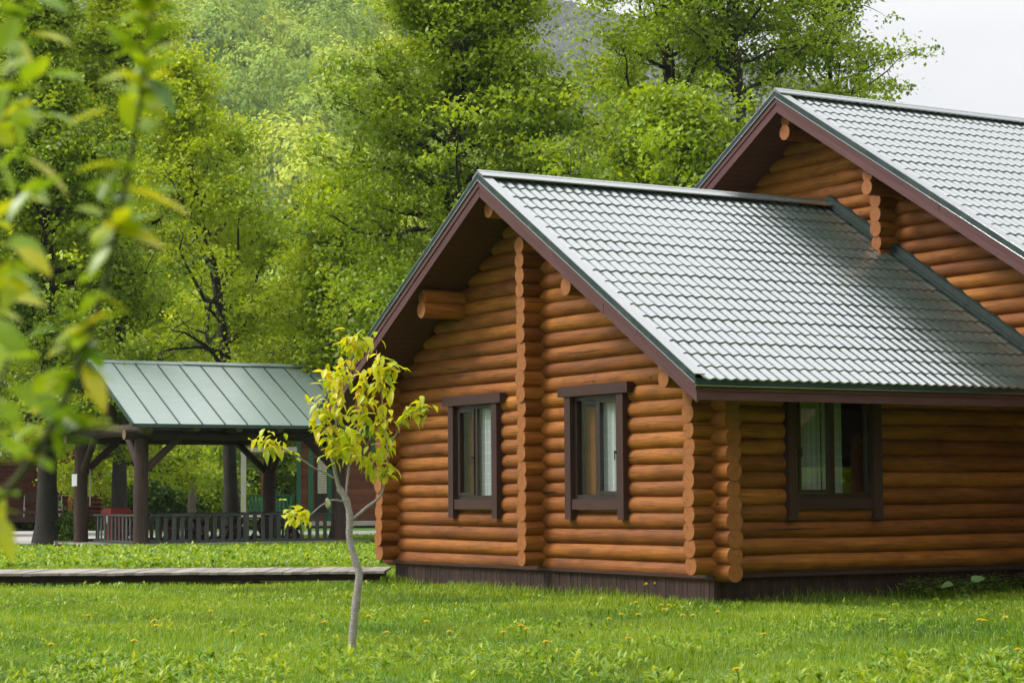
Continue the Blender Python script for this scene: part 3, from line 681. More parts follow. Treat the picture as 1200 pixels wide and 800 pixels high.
def roof(tagname, uc, zr, s, ue_r, ue_l, v0, v1, per=.168):
    b = MB()
    for ue in (ue_r, ue_l): rake(b, v0+.03, v1, uc, zr, s, ue+(.03 if ue < uc else -.03), -.12, -.27)
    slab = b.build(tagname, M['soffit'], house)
    b = MB(); tile_surface(b, uc, zr, s, -1, ue_r-.02, v0+.10, v1, per=per); tile_surface(b, uc, zr, s, 1, ue_l+.02, v0+.10, v1, per=per)
    b.build('metal_tiles', M['tile'], slab, smooth='auto')
    b = MB()
    for ue in (ue_r, ue_l):
        rake(b, v0-.005, v0+.012, uc, zr, s, ue, -.012, -.115)          # rake drip face
        sg = -1 if ue < uc else 1
        b.box((v0, min(ue, ue+sg*.012), zr-s*abs(ue-uc)-.155), (v1, max(ue, ue+sg*.012), zr-s*abs(ue-uc)-.062)) if True else 0
    b.build('drip_edge', M['drip'], slab)
    b = MB()
    for ue in (ue_r, ue_l):
        rake(b, v0-.012, v0+.155, uc, zr, s, ue, -.002, -.014)          # rake cap
        rake(b, v0-.020, v0-.006, uc, zr, s, ue, -.108, -.122)          # bright lower lip
        sg = -1 if ue < uc else 1; ze = zr-s*abs(ue-uc)
        b.box((v0-.01, min(ue+sg*.012, ue+sg*.030), ze-.160), (v1, max(ue+sg*.012, ue+sg*.030), ze-.148))
    v_ = v0-.012
    for sg in (-1, 1):
        hw_ = .15
        b.hexa([(v_, uc, zr+.012), (v1, uc, zr+.012), (v1, uc+sg*hw_, zr+.012-s*hw_), (v_, uc+sg*hw_, zr+.012-s*hw_), (v_, uc, zr+.03), (v1, uc, zr+.03), (v1, uc+sg*hw_, zr+.03-s*hw_), (v_, uc+sg*hw_, zr+.03-s*hw_)])
    b.tube([(v_, uc, zr+.020), (v1, uc, zr+.020)], .022, 8)
    bevel(b.build('ridge_cap', M['cap'], slab), .003)
    b = MB()
    for ue in (ue_r, ue_l):
        sg = -1 if ue < uc else 1; ze = zr-s*abs(ue-uc)
        for (f0, f1), (g0, g1) in (((0, .38), (0, .61)), ((.3815, .76), (.612, 1)), ((.7615, 1), (2, 2))):
            D_ = ue-uc; j_ = random.uniform(0, .004)
            rake(b, v0+.000+j_, v0+.030, uc, zr, s, uc+D_*f1, -.124, -.215, uc+D_*f0)
            if g0 < 1: rake(b, v0+.016+j_, v0+.046, uc, zr, s, uc+D_*g1-sg*.005, -.217, -.365, uc+D_*g0)
        y0, y1 = sorted((ue-sg*.03, ue)); b.box((v0+.032, y0, ze-.215), (v1, y1, ze-.160))
        y0, y1 = sorted((ue-sg*.05, ue-sg*.012)); b.box((v0+.048, y0, ze-.330), (v1, y1, ze-.217))
    bevel(b.build('fascia', M['fascia'], slab), .004)
    return slab
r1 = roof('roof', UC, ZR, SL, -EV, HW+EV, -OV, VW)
r2 = roof('upper_roof', UM, ZM, SM, -5.3, 14.5, VW-OM, 19)  # right eave carried on as an added terrace roof to shade the side wall
# flashing where the lower roof meets the upper gable wall
b = MB()
segs = 5
for sg, ue in ((-1, -EV), (1, HW+EV)):
    us = np.linspace(UC, ue, segs+1)
    for k in range(segs):
        u0, u1 = us[k], us[k+1]; j0 = random.uniform(-.008, .008); vv = VW-.10+j0
        z = lambda u: ZR-SL*abs(u-UC)
        b.hexa([(vv, u0, z(u0)-.06), (VW, u0, z(u0)-.06), (VW, u1+sg*.02, z(u1+sg*.02)-.06), (vv, u1+sg*.02, z(u1+sg*.02)-.06),
                (vv, u0, z(u0)+.115), (VW, u0, z(u0)+.125), (VW, u1+sg*.02, z(u1+sg*.02)+.125), (vv, u1+sg*.02, z(u1+sg*.02)+.115)])
        b.hexa([(vv-.05, u0, z(u0)-.035), (vv, u0, z(u0)-.035), (vv, u1, z(u1)-.035), (vv-.05, u1, z(u1)-.035),
                (vv-.05, u0, z(u0)-.01), (vv, u0, z(u0)+.01), (vv, u1, z(u1)+.01), (vv-.05, u1, z(u1)-.01)])
bevel(b.build('flashing', M['flash'], r1), .006)
# rest of the main house: side and rear walls
b = MB(); b.box((VW+.25, -2.7, 0), (18.3, -2.6, 3.4)); b.box((VW+.25, 11.8, 0), (18.3, 11.9, 3.4)); b.box((18.2, -2.6, 0), (18.3, 11.8, 3.5)); b.build('main_wall', M['log'], house)
for v_ in (6.4, 9.5, 12.6): b = MB(); log(b, (v_, -4.6, .1), (v_, -4.6, zroof(-4.6, UM, ZM, SM)-.2), .13); b.build('added_terrace_post', [M['log'], M['log_end']], house, smooth='auto')  # posts of the added terrace roof, out of frame
b = MB(); b.box((VW+.3, -5.0, -.1), (15, -2.72, .3)); b.build('added_terrace_deck', M['skirt'], house)  # deck under the added shading roof, out of frame

# ------------------------------------------------------------------ boardwalk
b = MB(); x = -24.
while x < -2.2:
    yc = 35.45+random.uniform(-.02, .02); zt = .225+random.uniform(-.006, .006)
    b.box((x, yc-1.05, zt-.04), (x+.145, yc+1.05, zt)); x += .152
for y in (34.62, 36.2): b.box((-24, y, .07), (-2.2, y+.08, .175), 1)  # stringers set back and coloured dark to stand in for shade beneath
for x in np.arange(-23.5, -2.3, 1.9): b.box((x, 34.6, -.1), (x+.12, 34.75, .069), 1); b.box((x, 36.2, -.1), (x+.12, 36.28, .069), 1)
bevel(b.build('boardwalk', [M['grey_wood'], M['skirt']], kind='structure'), .004, 1)

# ------------------------------------------------------------------ pavilion
pav = empty('pavilion', (-10.95, 61.7, 0), TH, 'open dark-log pavilion with green sheet-metal gable roof and low railing', 'pavilion')
PL, PW = 6.5, 5.1; PR = dict(uc=PW/2, zr=5.63, s=.545)
pz = lambda u: PR['zr']-PR['s']*abs(u-PR['uc'])
def plog(pts, r, name, seg=14): b = MB(); b.tube(pts, r, seg, 0, 1); return b.build(name, [M['pav_log'], M['pav_end']], pav, smooth='auto')
for x in (0, PL):
    for y in (0, PW): plog([(x, y, -.1), (x+random.uniform(-.03, .03), y, 1.6), (x, y, 3.2)], [.23, .215, .205], 'post')
for y in (0, PW): plog([(-.55, y, 3.30), (PL+.5, y, 3.30)], .15, 'beam')
for x in (0, PL): plog([(x, -.55, 3.47), (x, PW+.55, 3.47)], .18, 'beam')
for x in (1.35, 2.7, 4.05, 5.4): plog([(x, -.95, 3.50), (x, PW+.95, 3.50)], .12, 'joist')
plog([(-.5, PW/2, 5.25), (PL+.5, PW/2, 5.25)], .13, 'beam')
for x in (0, PL): plog([(x, PW/2, 3.5), (x, PW/2, 5.2)], .17, 'king_post')
for x in (-.35, PL+.25):
    for sg in (-1, 1): plog([(x, PW/2, 5.28), (x, PW/2+sg*(PW/2+.95), pz(PW/2+sg*(PW/2+.95))-.22)], .12, 'rafter')
for x, sx in ((0, 1), (PL, -1)):
    for y, sy in ((0, 1), (PW, -1)):
        plog([(x, y, 2.15), (x+sx*1.25, y, 3.3)], .11, 'brace'); plog([(x, y, 2.15), (x, y+sy*1.25, 3.4)], .11, 'brace')
b = MB()
for ue in (-1.2, PW+1.2):
    b.hexa([(-.73, PR['uc'], pz(PR['uc'])-.07), (PL+.6, PR['uc'], pz(PR['uc'])-.07), (PL+.6, ue, pz(ue)-.07), (-.73, ue, pz(ue)-.07), (-.73, PR['uc'], 5.63), (PL+.6, PR['uc'], 5.63), (PL+.6, ue, pz(ue)), (-.73, ue, pz(ue))])
prf = b.build('roof', M['pav_roof'], pav)
b = MB()
for k, x in enumerate(np.arange(-.73, PL+.62, .718)):
    for sg, ue in ((-1, -1.2), (1, PW+1.2)):
        b.beam((x, PR['uc']+sg*.12, pz(PR['uc']+.12)+.017), (x, ue, pz(ue)+.017), .028, .034)
for sg, ue in ((-1, -1.21), (1, PW+1.21)): b.beam((-.74, ue, pz(ue)-.04), (PL+.61, ue, pz(ue)-.04), .012, .1)
for sg, ue in ((-1, -1.2), (1, PW+1.2)): b.beam((-.745, PR['uc'], 5.60), (-.745, ue, pz(ue)-.03), .02, .12)
b.build('seams', M['seam'], prf)
b = MB()
for x0, x1, dz in ((-.78, 2.3, 0), (2.31, 4.6, .02), (4.61, PL+.65, .035)):
    for sg in (-1, 1):
        q = PR['uc']+sg*.17
        b.hexa([(x0, PR['uc'], 5.64+dz), (x1, PR['uc'], 5.64+dz), (x1, q, 5.55+dz), (x0, q, 5.55+dz), (x0, PR['uc'], 5.665+dz), (x1, PR['uc'], 5.665+dz), (x1, q, 5.575+dz), (x0, q, 5.575+dz)])
b.build('ridge_cap', M['pav_roof'], prf)
b = MB()
x = -.6
while x < PL+.7: b.box((x, -.45, .02), (x+.14, PW+.5, .07)); x += .148
for y in (-.5, PW+.5): b.beam((-.7, y, .05), (PL+.8, y, .05), .08, .12)
b.build('floor', M['grey_wood'], pav)
def railing(b, p0, p1, n, z0=.14, z1=.93):
    p0, p1 = np.array(p0, float), np.array(p1, float)
    b.beam((*p0, z1), (*p1, z1), .10, .06); b.beam((*p0, z0), (*p1, z0), .06, .08)
    for k in range(1, n):
        p = p0+(p1-p0)*k/n; b.beam((*p, z0+.04), (*p, z1-.03), .12, .03, up=(0, 1, 0) if abs((p1-p0)[0]) > abs((p1-p0)[1]) else (1, 0, 0))
b = MB(); railing(b, (.24, -.02), (PL-.24, -.02), 23); b.beam((3.35, -.02, .07), (3.35, -.02, 1.0), .14, .12, up=(0, 1, 0)); b.build('railing', M['rail_wood'], pav)
b = MB(); railing(b, (.24, PW), (PL-.24, PW), 20); b.build('railing', M['rail_wood'], pav)
b = MB(); railing(b, (0, .25), (0, 3.9), 12); b.build('railing', M['rail_wood'], pav)
b = MB(); railing(b, (PL, 2.9), (PL, PW-.3), 8); b.build('railing', M['rail_wood'], pav)
def pav_pt(x, y, z=0): c, s = math.cos(TH), math.sin(TH); return (-10.95+x*c-y*s, 61.7+x*s+y*c, z)
nt_ = MB(); nt_.box((-.006, -.14, -.19), (.006, .14, .19)); nz_ = nt_.build('notice', M['paper'])
nz_.location = pav_pt(-.24, PW-.02, 2.02); nz_.rotation_euler = (0, 0, TH+.25); tag(nz_, 'white paper notice pinned to the rear left log post of the pavilion', 'notice')
ln_ = MB(); ln_.beam((0, 0, 0), (0, 0, 1.15), .05, .03, up=(1, 0, 0)); o = ln_.build('measuring_stick', M['white_paint']); o.location = pav_pt(.18, PW-.28, 1.2); tag(o, 'thin pale stick leaning on the pavilion post beside the notice', 'stick')
# picnic tables
pt = empty('picnic_table', pav_pt(1.0, 1.9, .07), TH, 'brown picnic table nearest the left end of the pavilion', 'picnic table', 'picnic tables under the pavilion')
b = MB()
for k in range(4): b.beam((-.85, -.30+.2*k, .73), (.85, -.30+.2*k, .73), .185, .04)
b.build('tabletop', M['table_wood'], pt)
for sy in (-1, 1):
    b = MB()
    for k in range(2): b.beam((-.85, sy*(.62+.15*k), .44), (.85, sy*(.62+.15*k), .44), .14, .04)
    b.build('bench', M['table_wood'], pt)
for sx in (-.62, .62):
    b = MB(); b.beam((sx, -.62, 0), (sx, .22, .71), .05, .10, up=(1, 0, 0)); b.beam((sx+.052, .62, 0), (sx+.052, -.22, .71), .05, .10, up=(1, 0, 0)); b.beam((sx-.05, -.78, .39), (sx-.05, .78, .39), .05, .08); b.build('leg_frame', M['table_wood'], pt)
for (x, y, l) in ((3.3, 1.8, 'brown picnic table in the middle of the pavilion'), (5.2, 1.9, 'brown picnic table near the right-hand post of the pavilion'), (3.9, 3.7, 'brown picnic table at the rear railing of the pavilion')):
    c = copy_tree(pt); c.location = pav_pt(x, y, .07); c['label'] = l
# red bin
bn = empty('red_bin', pav_pt(.55, 3.5, .07), TH, 'red box-shaped bin with a white panel standing inside the left end of the pavilion', 'bin')
b = MB(); b.hexa([(-.26,-.3,.06),(.26,-.3,.06),(.26,.3,.06),(-.26,.3,.06),(-.3,-.36,.9),(.3,-.36,.9),(.3,.36,.9),(-.3,.36,.9)]); bevel(b.build('body', M['red'], bn), .02)
b = MB(); b.box((-.34, -.42, .902), (.34, .42, 1.0)); b.box((-.30, -.34, 1.0), (.30, .34, 1.06)); bevel(b.build('lid', M['red'], bn), .02)
b = MB(); b.box((-.31, -.2, .6), (-.285, .2, .86)); b.build('panel', M['paper'], bn)
for x in (-.2, .2): b = MB(); b.tube([(x, -.33, .07), (x, -.39, .07)], .07, 12); b.build('wheel', M['black'], bn)

# ------------------------------------------------------------------ paving, left-hand rail, cabin
def slab(name, pts, z, h, mat):
    b = MB(); n = len(pts); v = [(x, y, z) for x, y in pts]+[(x, y, z-h) for x, y in pts]
    b.add(v, list(range(n))); [b.add(v, (k, k+n, (k+1) % n+n, (k+1) % n)) for k in range(n)]
    return b.build(name, mat, kind='structure')
slab('paving', [(-40, 66), (-15.2, 66.4), (-12.0, 74), (-13.5, 84), (-19, 92), (-45, 90)], .03, .2, M['concrete'])
slab('path', [(-14, 80), (-9, 78.0), (4, 79), (4, 86), (-9, 86), (-14, 87)], .035, .2, M['concrete'])
slab('path', [(-40, 62.6), (-12.9, 62.2), (-13.4, 63.3), (-40, 64.0)], .05, .2, M['grey_wood'])
b = MB(); b.box((-40, 61.3, 0), (-11.7, 61.45, .10)); b.build('kerb', M['table_wood'], kind='structure')
rl = empty('log_rail', (-14.2, 67.5, 0), 0, 'dark split-log rail on short posts left of the thick trunk', 'rail')
for z, h, w_ in ((.98, .09, .3), (.72, .12, .1)):
    b = MB(); b.beam((-7, 0, z), (.2, .1, z+.04), w_, h); b.build('rail', M['pav_log'], rl)
for x in (-6.6, -4.4, -2.3, -.2): b = MB(); b.beam((x, 0, -.1), (x, 0, .92), .16, .16, up=(0, 1, 0)); b.build('post', M['pav_log'], rl)

cab = empty('cabin', (-22.6, 94, 0), .1, 'dark red-brown cabin with a raised porch half hidden behind the leftmost trees', 'cabin')
b = MB()
for k in range(22): b.box((-6, 2.0+random.uniform(0, .01), .6+k*.2), (3.0, 2.2, .79+k*.2))
b.build('wall', M['cabin_wood'], cab)
b = MB(); b.box((-6.4, -.8, .45), (3.3, 2.2, .62)); [b.box((x, -.7, -.1), (x+.2, -.5, .45)) for x in (-6, -3, 0, 3)]; b.build('porch', M['table_wood'], cab)
b = MB()
for x in (2.75,):
    for k in range(20): b.tube([(x, -.7, .72+.2*k), (x, 2.4, .72+.2*k)], .115, 12, 0, 1); b.tube([(x-.35, 2.3, .62+.2*k), (x+1.1, 2.3, .62+.2*k)], .115, 12, 0, 1)
b.build('log_corner', [M['cabin_wood'], M['log_end']], cab, smooth='auto')
b = MB(); b.hexa([(-7,-1.6,4.1),(4,-1.6,4.1),(4,2.4,5.6),(-7,2.4,5.6),(-7,-1.6,4.2),(4,-1.6,4.2),(4,2.4,5.7),(-7,2.4,5.7)]); b.hexa([(-7,6.4,4.1),(4,6.4,4.1),(4,2.4,5.6),(-7,2.4,5.6),(-7,6.4,4.2),(4,6.4,4.2),(4,2.4,5.7),(-7,2.4,5.7)]); b.build('roof', M['dark'], cab)
ch = empty('garden_chair', (-21.5, 93.4, .63), .2, 'white-legged chair with brown back on the cabin porch, nearer the picture edge', 'chair', 'chairs on the cabin porch')
b = MB(); b.box((-.24, -.02, .62), (.24, .02, 1.12)); b.build('backrest', M['table_wood'], ch)
b = MB(); b.box((-.26, .0, .42), (.26, .46, .47)); b.build('seat', M['table_wood'], ch)
for x, y, z1 in ((-.27, -.03, .95), (.27, -.03, .95), (-.25, .45, .45), (.25, .45, .45)):
    b = MB(); b.tube([(x*1.15, y, 0), (x, y, z1)], .022, 6); b.build('leg', M['white_paint'], ch)
c = copy_tree(ch); c.location = (-20.4, 93.5, .63); c.rotation_euler[2] = -.15; c['label'] = 'white-legged chair with brown back on the cabin porch, nearer the thick trunk'
fp = empty('flower_pot', (-20.25, 92.9, .63), 0, 'round pale pink flower pot on the cabin porch beside the trunk', 'flower pot')
b = MB(); b.tube([(0, 0, 0), (0, 0, .12), (0, 0, .3), (0, 0, .36)], [.14, .2, .22, .2], 14); b.build('pot', M['pot'], fp, smooth=True)
r_ = np.random.default_rng(3); P_ = r_.normal(0, .12, (160, 3))+[0, 0, .48]; v_, f_ = cards(P_, rand_unit(160, r_), np.full(160, .05), r_); b = MB(); b.add(v_, f_, 0, None, r_.random(160)); b.build('plant', M['burdock'], fp)

# ------------------------------------------------------------------ cottage behind the pavilion
ct = empty('cottage', (-9.9, 97, 0), .0, 'red-brown plank cottage with green trim and a small white-posted porch behind the pavilion', 'cottage')
b = MB()
for k in range(20): b.box((0, random.uniform(0, .012), .15+k*.235), (8.5, .2, .15+k*.235+.222))
b.build('wall', M['cabin_wood'], ct)
b = MB(); b.box((0.01, .2, 0), (8.5, 6, 4.8)); b.build('rear_wall', M['cabin_wood'], ct)
b = MB(); b.box((-.05, -.06, .1), (8.6, .0, .32)); b.build('plinth', M['white_paint'], ct)
b = MB(); [b.box((x, -.05, .33), (x+w2, -.012, 4.75)) for x, w2 in ((-.12, .20), (.42, .22), (1.32, .22))]; b.box((-.4, -.7, 4.76), (8.9, -.55, 5.0)); b.box((3.35, -.05, 3.4), (3.5, -.012, 4.5)); b.box((4.4, -.05, 3.4), (4.55, -.012, 4.5)); b.box((3.5, -.05, 3.4), (4.4, -.012, 3.52)); b.build('trim', M['green_paint'], ct)
b = MB(); b.box((.72, -.03, .7), (1.3, -.011, 3.2)); dr = b.build('door', M['dark'], ct)
b = MB(); [b.box((.86, -.05, 1.6+k*.1), (1.28, -.032, 1.68+k*.1)) for k in range(16)]; b.build('blind', M['cream'], dr)
b = MB(); b.box((-2.6, -1.2, .45), (0, 2.6, .6)); b.box((-2.55, -1.15, 0), (-2.35, -.95, .45)); b.box((-.3, -1.15, 0), (-.1, -.95, .45)); b.build('porch', M['white_paint'], ct)
b = MB(); b.box((-2.55, -1.18, .602), (-2.33, -1.0, 3.5)); b.box((-2.55, -1.18, 3.502), (.0, -1.0, 3.72)); b.build('porch_frame', M['white_paint'], ct)
b = MB(); b.box((-1.95, 1.5, .6), (-1.65, 1.8, 3.6)); b.build('porch_post', M['log'], ct)
b = MB(); railing(b, (-2.3, -1.1), (-.1, -1.1), 13, .68, 1.52); b.build('porch_railing', M['green_paint'], ct)
b = MB(); b.hexa([(-.6,-.8,4.9),(9,-.8,4.9),(9,3.2,6.6),(-.6,3.2,6.6),(-.6,-.8,5.0),(9,-.8,5.0),(9,3.2,6.7),(-.6,3.2,6.7)]); b.hexa([(-.6,7.2,4.9),(9,7.2,4.9),(9,3.2,6.6),(-.6,3.2,6.6),(-.6,7.2,5.0),(9,7.2,5.0),(9,3.2,6.7),(-.6,3.2,6.7)]); b.build('roof', M['pav_roof'], ct)

# ------------------------------------------------------------------ grass and ground cover
def inside_house(X, Y):
    dx, dy = X-2.6054, Y-27.2591; v = dx*math.cos(TH)+dy*math.sin(TH); u = -dx*math.sin(TH)+dy*math.cos(TH)
    return (v > -.02) & (u > -.02) & (u < HW+.05) & (v < 19), u, v
def blades(name, n, d0, d1, hfun, wfun, mat, seed, power=1., excl=None, xpad=1.25, keepf=None):
    r = np.random.default_rng(seed); t = r.random(n); Y = (d0**power+(d1**power-d0**power)*t)**(1/power); X = r.uniform(-1, 1, n)*(.245*Y*xpad+.6)
    ins, u, v = inside_house(X, Y); k = ~ins
    k &= ~((Y > 34.35) & (Y < 36.55) & (X < -2.2))
    if keepf is not None: k &= keepf(X, Y, r)
    X, Y, u, v = X[k], Y[k], u[k], v[k]; n = len(X)
    near = np.where((u < 0) & (v > -.3), -u, np.where((v < 0) & (u > -.3) & (u < HW+.5), -v, 9)); near = np.clip(near, 0, 9)
    h = hfun(X, Y, r)*(1+1.5*np.exp(-near/.35)); w = wfun(Y)*r.uniform(.7, 1.3, n)
    a = r.uniform(0, 6.283, n); l = r.uniform(.15, .75, n)*h; dx, dy = np.cos(a), np.sin(a); b_ = a+r.normal(1.57, .5, n); wx, wy = np.cos(b_)*w/2, np.sin(b_)*w/2
    Z = gz(X, Y)
    P = np.stack([np.stack([X-wx, Y-wy, Z], -1), np.stack([X+wx, Y+wy, Z], -1),
                  np.stack([X+wx*.8+dx*l*.3, Y+wy*.8+dy*l*.3, Z+h*.6], -1), np.stack([X-wx*.8+dx*l*.3, Y-wy*.8+dy*l*.3, Z+h*.6], -1),
                  np.stack([X+dx*l, Y+dy*l, Z+h*r.uniform(.8, 1, n)], -1)], 1).reshape(-1, 3)
    q = np.arange(n)*5; b = MB(); patch = .5+.5*np.sin(X*1.3+.7*np.sin(Y*.8))*np.cos(Y*.9+.5*np.sin(X*1.1))
    rn = np.clip(.14+.5*patch+r.normal(0, .17, n)+(r.random(n) < .05)*.5, 0, 1)
    b.add(P, np.stack([q, q+1, q+2, q+3], -1), 0, None, rn)
    # the tips share the same vertices
    b.F.append(np.stack([q+3, q+2, q+4], -1).ravel()); b.C.append(np.full(n, 3)); b.M.append(np.zeros(n, int)); b.R.append(rn); b.UV.append(np.zeros((3*n, 2)))
    return b.build(name, mat, kind='stuff')
hg = lambda X, Y, r: .055*(1+.5*np.sin(X*2.1+Y)*np.cos(Y*1.7))*r.uniform(.5, 1.6, len(X))+.012
blades('lawn_grass', 430000, 11.5, 46, hg, lambda Y: .0055*(Y/16)**.9, M['grass'], 41, power=.75)
blades('rough_grass', 60000, 44, 78, lambda X, Y, r: r.uniform(.05, .16, len(X)), lambda Y: .03+0*Y, M['grass'], 42, power=1.6,
       keepf=lambda X, Y, r: ~((Y > 61.5) & (X < -9.5)))

def leaf_geo(b, P, D, U, Ln, Wd, rn, droop=.35, fold=.25, st=(0, .18, .45, .75, 1), wd=(.10, .72, 1., .62, .02), serr=0):
    """many leaves: base points P, directions D, up vectors U"""
    n = len(P); D = D/np.linalg.norm(D, axis=1)[:, None]; S_ = np.cross(D, U); S_ /= np.linalg.norm(S_, axis=1)[:, None]+1e-9; N = np.cross(S_, D)
    Ln = np.broadcast_to(Ln, (n,))[:, None]; Wd = np.broadcast_to(Wd, (n,))[:, None]; rows = []
    dr = np.broadcast_to(droop, (n,))[:, None]
    for t, w in zip(st, wd):
        c = P+D*Ln*t*(1-.15*t*dr)-N*Ln*dr*t*t*.6; e = S_*Wd*w*.5; q = N*Wd*w*fold*.5
        rows += [c-e+q, c, c+e+q]
    V = np.stack(rows, 1).reshape(-1, 3); m_ = len(rows); k = np.arange(n)*m_; F_ = []
    for s in range(len(st)-1):
        for j in (0, 1): o = s*3+j; F_.append(np.stack([k+o, k+o+1, k+o+4, k+o+3], -1))
    ns = len(F_); F_ = np.stack(F_, 1).reshape(-1, 4); b.add(V, F_, 0, None, np.repeat(rn, ns))
def weeds(name, n, d0, d1, seed, nl, ln, wd, mat, hs, power=1., xp=1.2, cond=None, thresh=.1):
    r = np.random.default_rng(seed); t = r.random(n); Y = (d0**power+(d1**power-d0**power)*t)**(1/power); X = r.uniform(-1, 1, n)*(.245*Y*xp+.5)
    ins, u, v = inside_house(X, Y); k = ~ins & ~((Y > 34.2) & (Y < 36.7) & (X < -2.7)) & ((u < -.6) | (v < -.6) | (u > HW+.5))
    cl = np.sin(X*1.9+1)*np.cos(Y*1.1)+.6*np.sin(X*.8-Y*.9); k &= cl+r.normal(0, .5, n) > thresh
    if cond is not None: k &= cond(X, Y)
    X, Y = X[k], Y[k]; n = len(X); H_ = r.uniform(*hs, n); b = MB()
    C = np.repeat(np.stack([X, Y, H_], -1), nl, 0); m_ = len(C); az = r.uniform(0, 6.28, m_); el = r.uniform(.15, 1.35, m_)
    C[:, 2] *= r.uniform(.35, 1, m_)
    D = np.stack([np.cos(az)*np.cos(el), np.sin(az)*np.cos(el), np.sin(el)], -1); U = np.tile([0, 0, 1.], (m_, 1))+r.normal(0, .15, (m_, 3))
    pr = np.repeat(r.normal(.5, .16, n), nl); sc = np.repeat(r.uniform(.6, 1.3, n), nl)
    leaf_geo(b, C, D, U, ln*sc, wd*sc, np.clip(pr+r.normal(0, .2, m_), 0, 1), droop=.5, st=(0, .4, .75, 1), wd=(.15, 1, .7, .02))
    return b.build(name, M[mat], smooth=True, kind='stuff')
weeds('lawn_weeds', 8500, 12, 31, 51, 8, .062, .020, 'weed', (.03, .10), power=.9, thresh=-.05)
weeds('lawn_weeds', 2600, 11.8, 19, 55, 9, .085, .026, 'weed', (.05, .13), power=.9, thresh=-.1)
weeds('ground_cover', 24000, 43, 58.2, 52, 5, .12, .06, 'weed', (.02, .15), power=1.2, thresh=-1.2, cond=lambda X, Y: X < 0)
weeds('lawn_weeds', 1500, 36.8, 44, 53, 6, .11, .04, 'weed', (.03, .12), thresh=.2)
weeds('lawn_weeds', 1300, 26, 34.2, 54, 6, .08, .03, 'weed', (.03, .10), thresh=.5)
# ground ivy along the side wall
r_ = np.random.default_rng(61); n = 2600; v0 = r_.uniform(3.1, 6.6, n); u0 = -np.abs(r_.normal(.1, .38, n))-.06
hh = .26*np.exp(-(u0/.6)**2)*r_.uniform(.3, 1.15, n); c_, s_ = math.cos(TH), math.sin(TH)
X = 2.6054+v0*c_-u0*s_; Y = 27.2591+v0*s_+u0*c_; az = r_.uniform(0, 6.28, n); b = MB()
leaf_geo(b, np.stack([X, Y, hh], -1), np.stack([np.cos(az), np.sin(az), r_.uniform(-.2, .5, n)], -1), np.tile([0, 0, 1.], (n, 1)), .06, .05, r_.uniform(0, .8, n), st=(0, .4, .75, 1), wd=(.15, 1, .8, .02))
b.build('ground_ivy', M['leaf_dark'], smooth=True, kind='stuff')
# broad-leaved plant by the skirting
bd = empty('burdock_plant', tuple(gnd(1122, 702)), 0, 'broad pale-leaved weed standing above the ivy near the side wall skirting', 'plant')
for (lx, ly), D, L_ in (((1116, 684), (-1, -.1, -.15), .17), ((1140, 681), (1, .2, .45), .20), ((1138, 700), (-.5, -.6, .3), .17), ((1118, 706), (.8, -.5, .1), .13)):
    base = gnd(1122, 702); tip = at(lx, ly, base[1])
    b = MB(); b.tube([(0, 0, 0), (tip-base)*[.3, .3, .6], tip-base], [.006, .005, .003], 5); b.build('stalk', M['burdock'], bd)
    b = MB(); leaf_geo(b, np.array([tip-base]), np.array([D], float), np.array([[0, -.5, 1.]]), L_, L_*.85, np.array([.6]), droop=.3, wd=(.5, 1., .95, .6, .03)); b.build('leaf', M['burdock'], bd, smooth=True)
gp = gnd(575, 789)
for k, (px, py, l) in enumerate(((575, 792, 'dark grey-green thistle-like rosette in the grass right of the young tree'), (700, 796, 'low dark green leafy rosette in the grass at the very front'))):
    g_ = gnd(px, py); rt = empty('rosette_weed', tuple(g_), k, l, 'plant'); b = MB(); m_ = 16; az = np.linspace(0, 6.1, m_)
    D = np.stack([np.cos(az), np.sin(az), r_.uniform(.3, 1.1, m_)], -1); leaf_geo(b, np.tile([0, 0, .02], (m_, 1)), D, np.tile([0, 0, 1.], (m_, 1)), .14, .04, r_.uniform(0, .5, m_), droop=.6); b.build('leaves', M['burdock'], rt, smooth=True)

# dandelions
fl = [(757,685),(768,684),(745,706),(775,709),(784,709),(778,714),(713,725),(728,720),(748,720),(800,721),(812,721),(841,717),(736,748),(863,784),(895,743),(1035,726),(1148,726),(1153,727),(1178,724),(1193,761),(610,733),(617,737),(104,721),(181,727),(183,733),(273,740),(308,744),(247,716),(60,755),(157,751),(453,741),(380,729),(527,740),(590,741),(432,722),(640,752),(500,728)]
proto = None
for k, (px, py) in enumerate(fl):
    h = .13 if k > 1 else .24; g_ = gnd(px, py, h)
    if proto is None:
        proto = empty('dandelion', (0, 0, 0), 0, 'small yellow dandelion flower on a thin stem in the lawn', 'flower', 'dandelions dotted over the lawn')
        b = MB(); b.tube([(0, 0, 0), (.01, 0, .07), (0, 0, .128)], .0022, 5); b.build('stem', M['grass'], proto)
        b = MB(); m_ = 34; az = np.arange(m_)*2.4; el = np.linspace(.1, 1.4, m_)
        leaf_geo(b, np.tile([0, 0, .128], (m_, 1)), np.stack([np.cos(az)*np.cos(el), np.sin(az)*np.cos(el), np.sin(el)], -1), np.tile([0, 0, 1.], (m_, 1))+.01, .022, .008, np.full(m_, .5), st=(0, .5, 1), wd=(.5, 1, .5), droop=.1)
        b.build('flower_head', M['petal'], proto); o = proto
    else: o = copy_tree(proto)
    o.location = (g_[0], g_[1], 0); o.rotation_euler[2] = k; s = h/.13; o.scale = (1.9, 1.9, s)

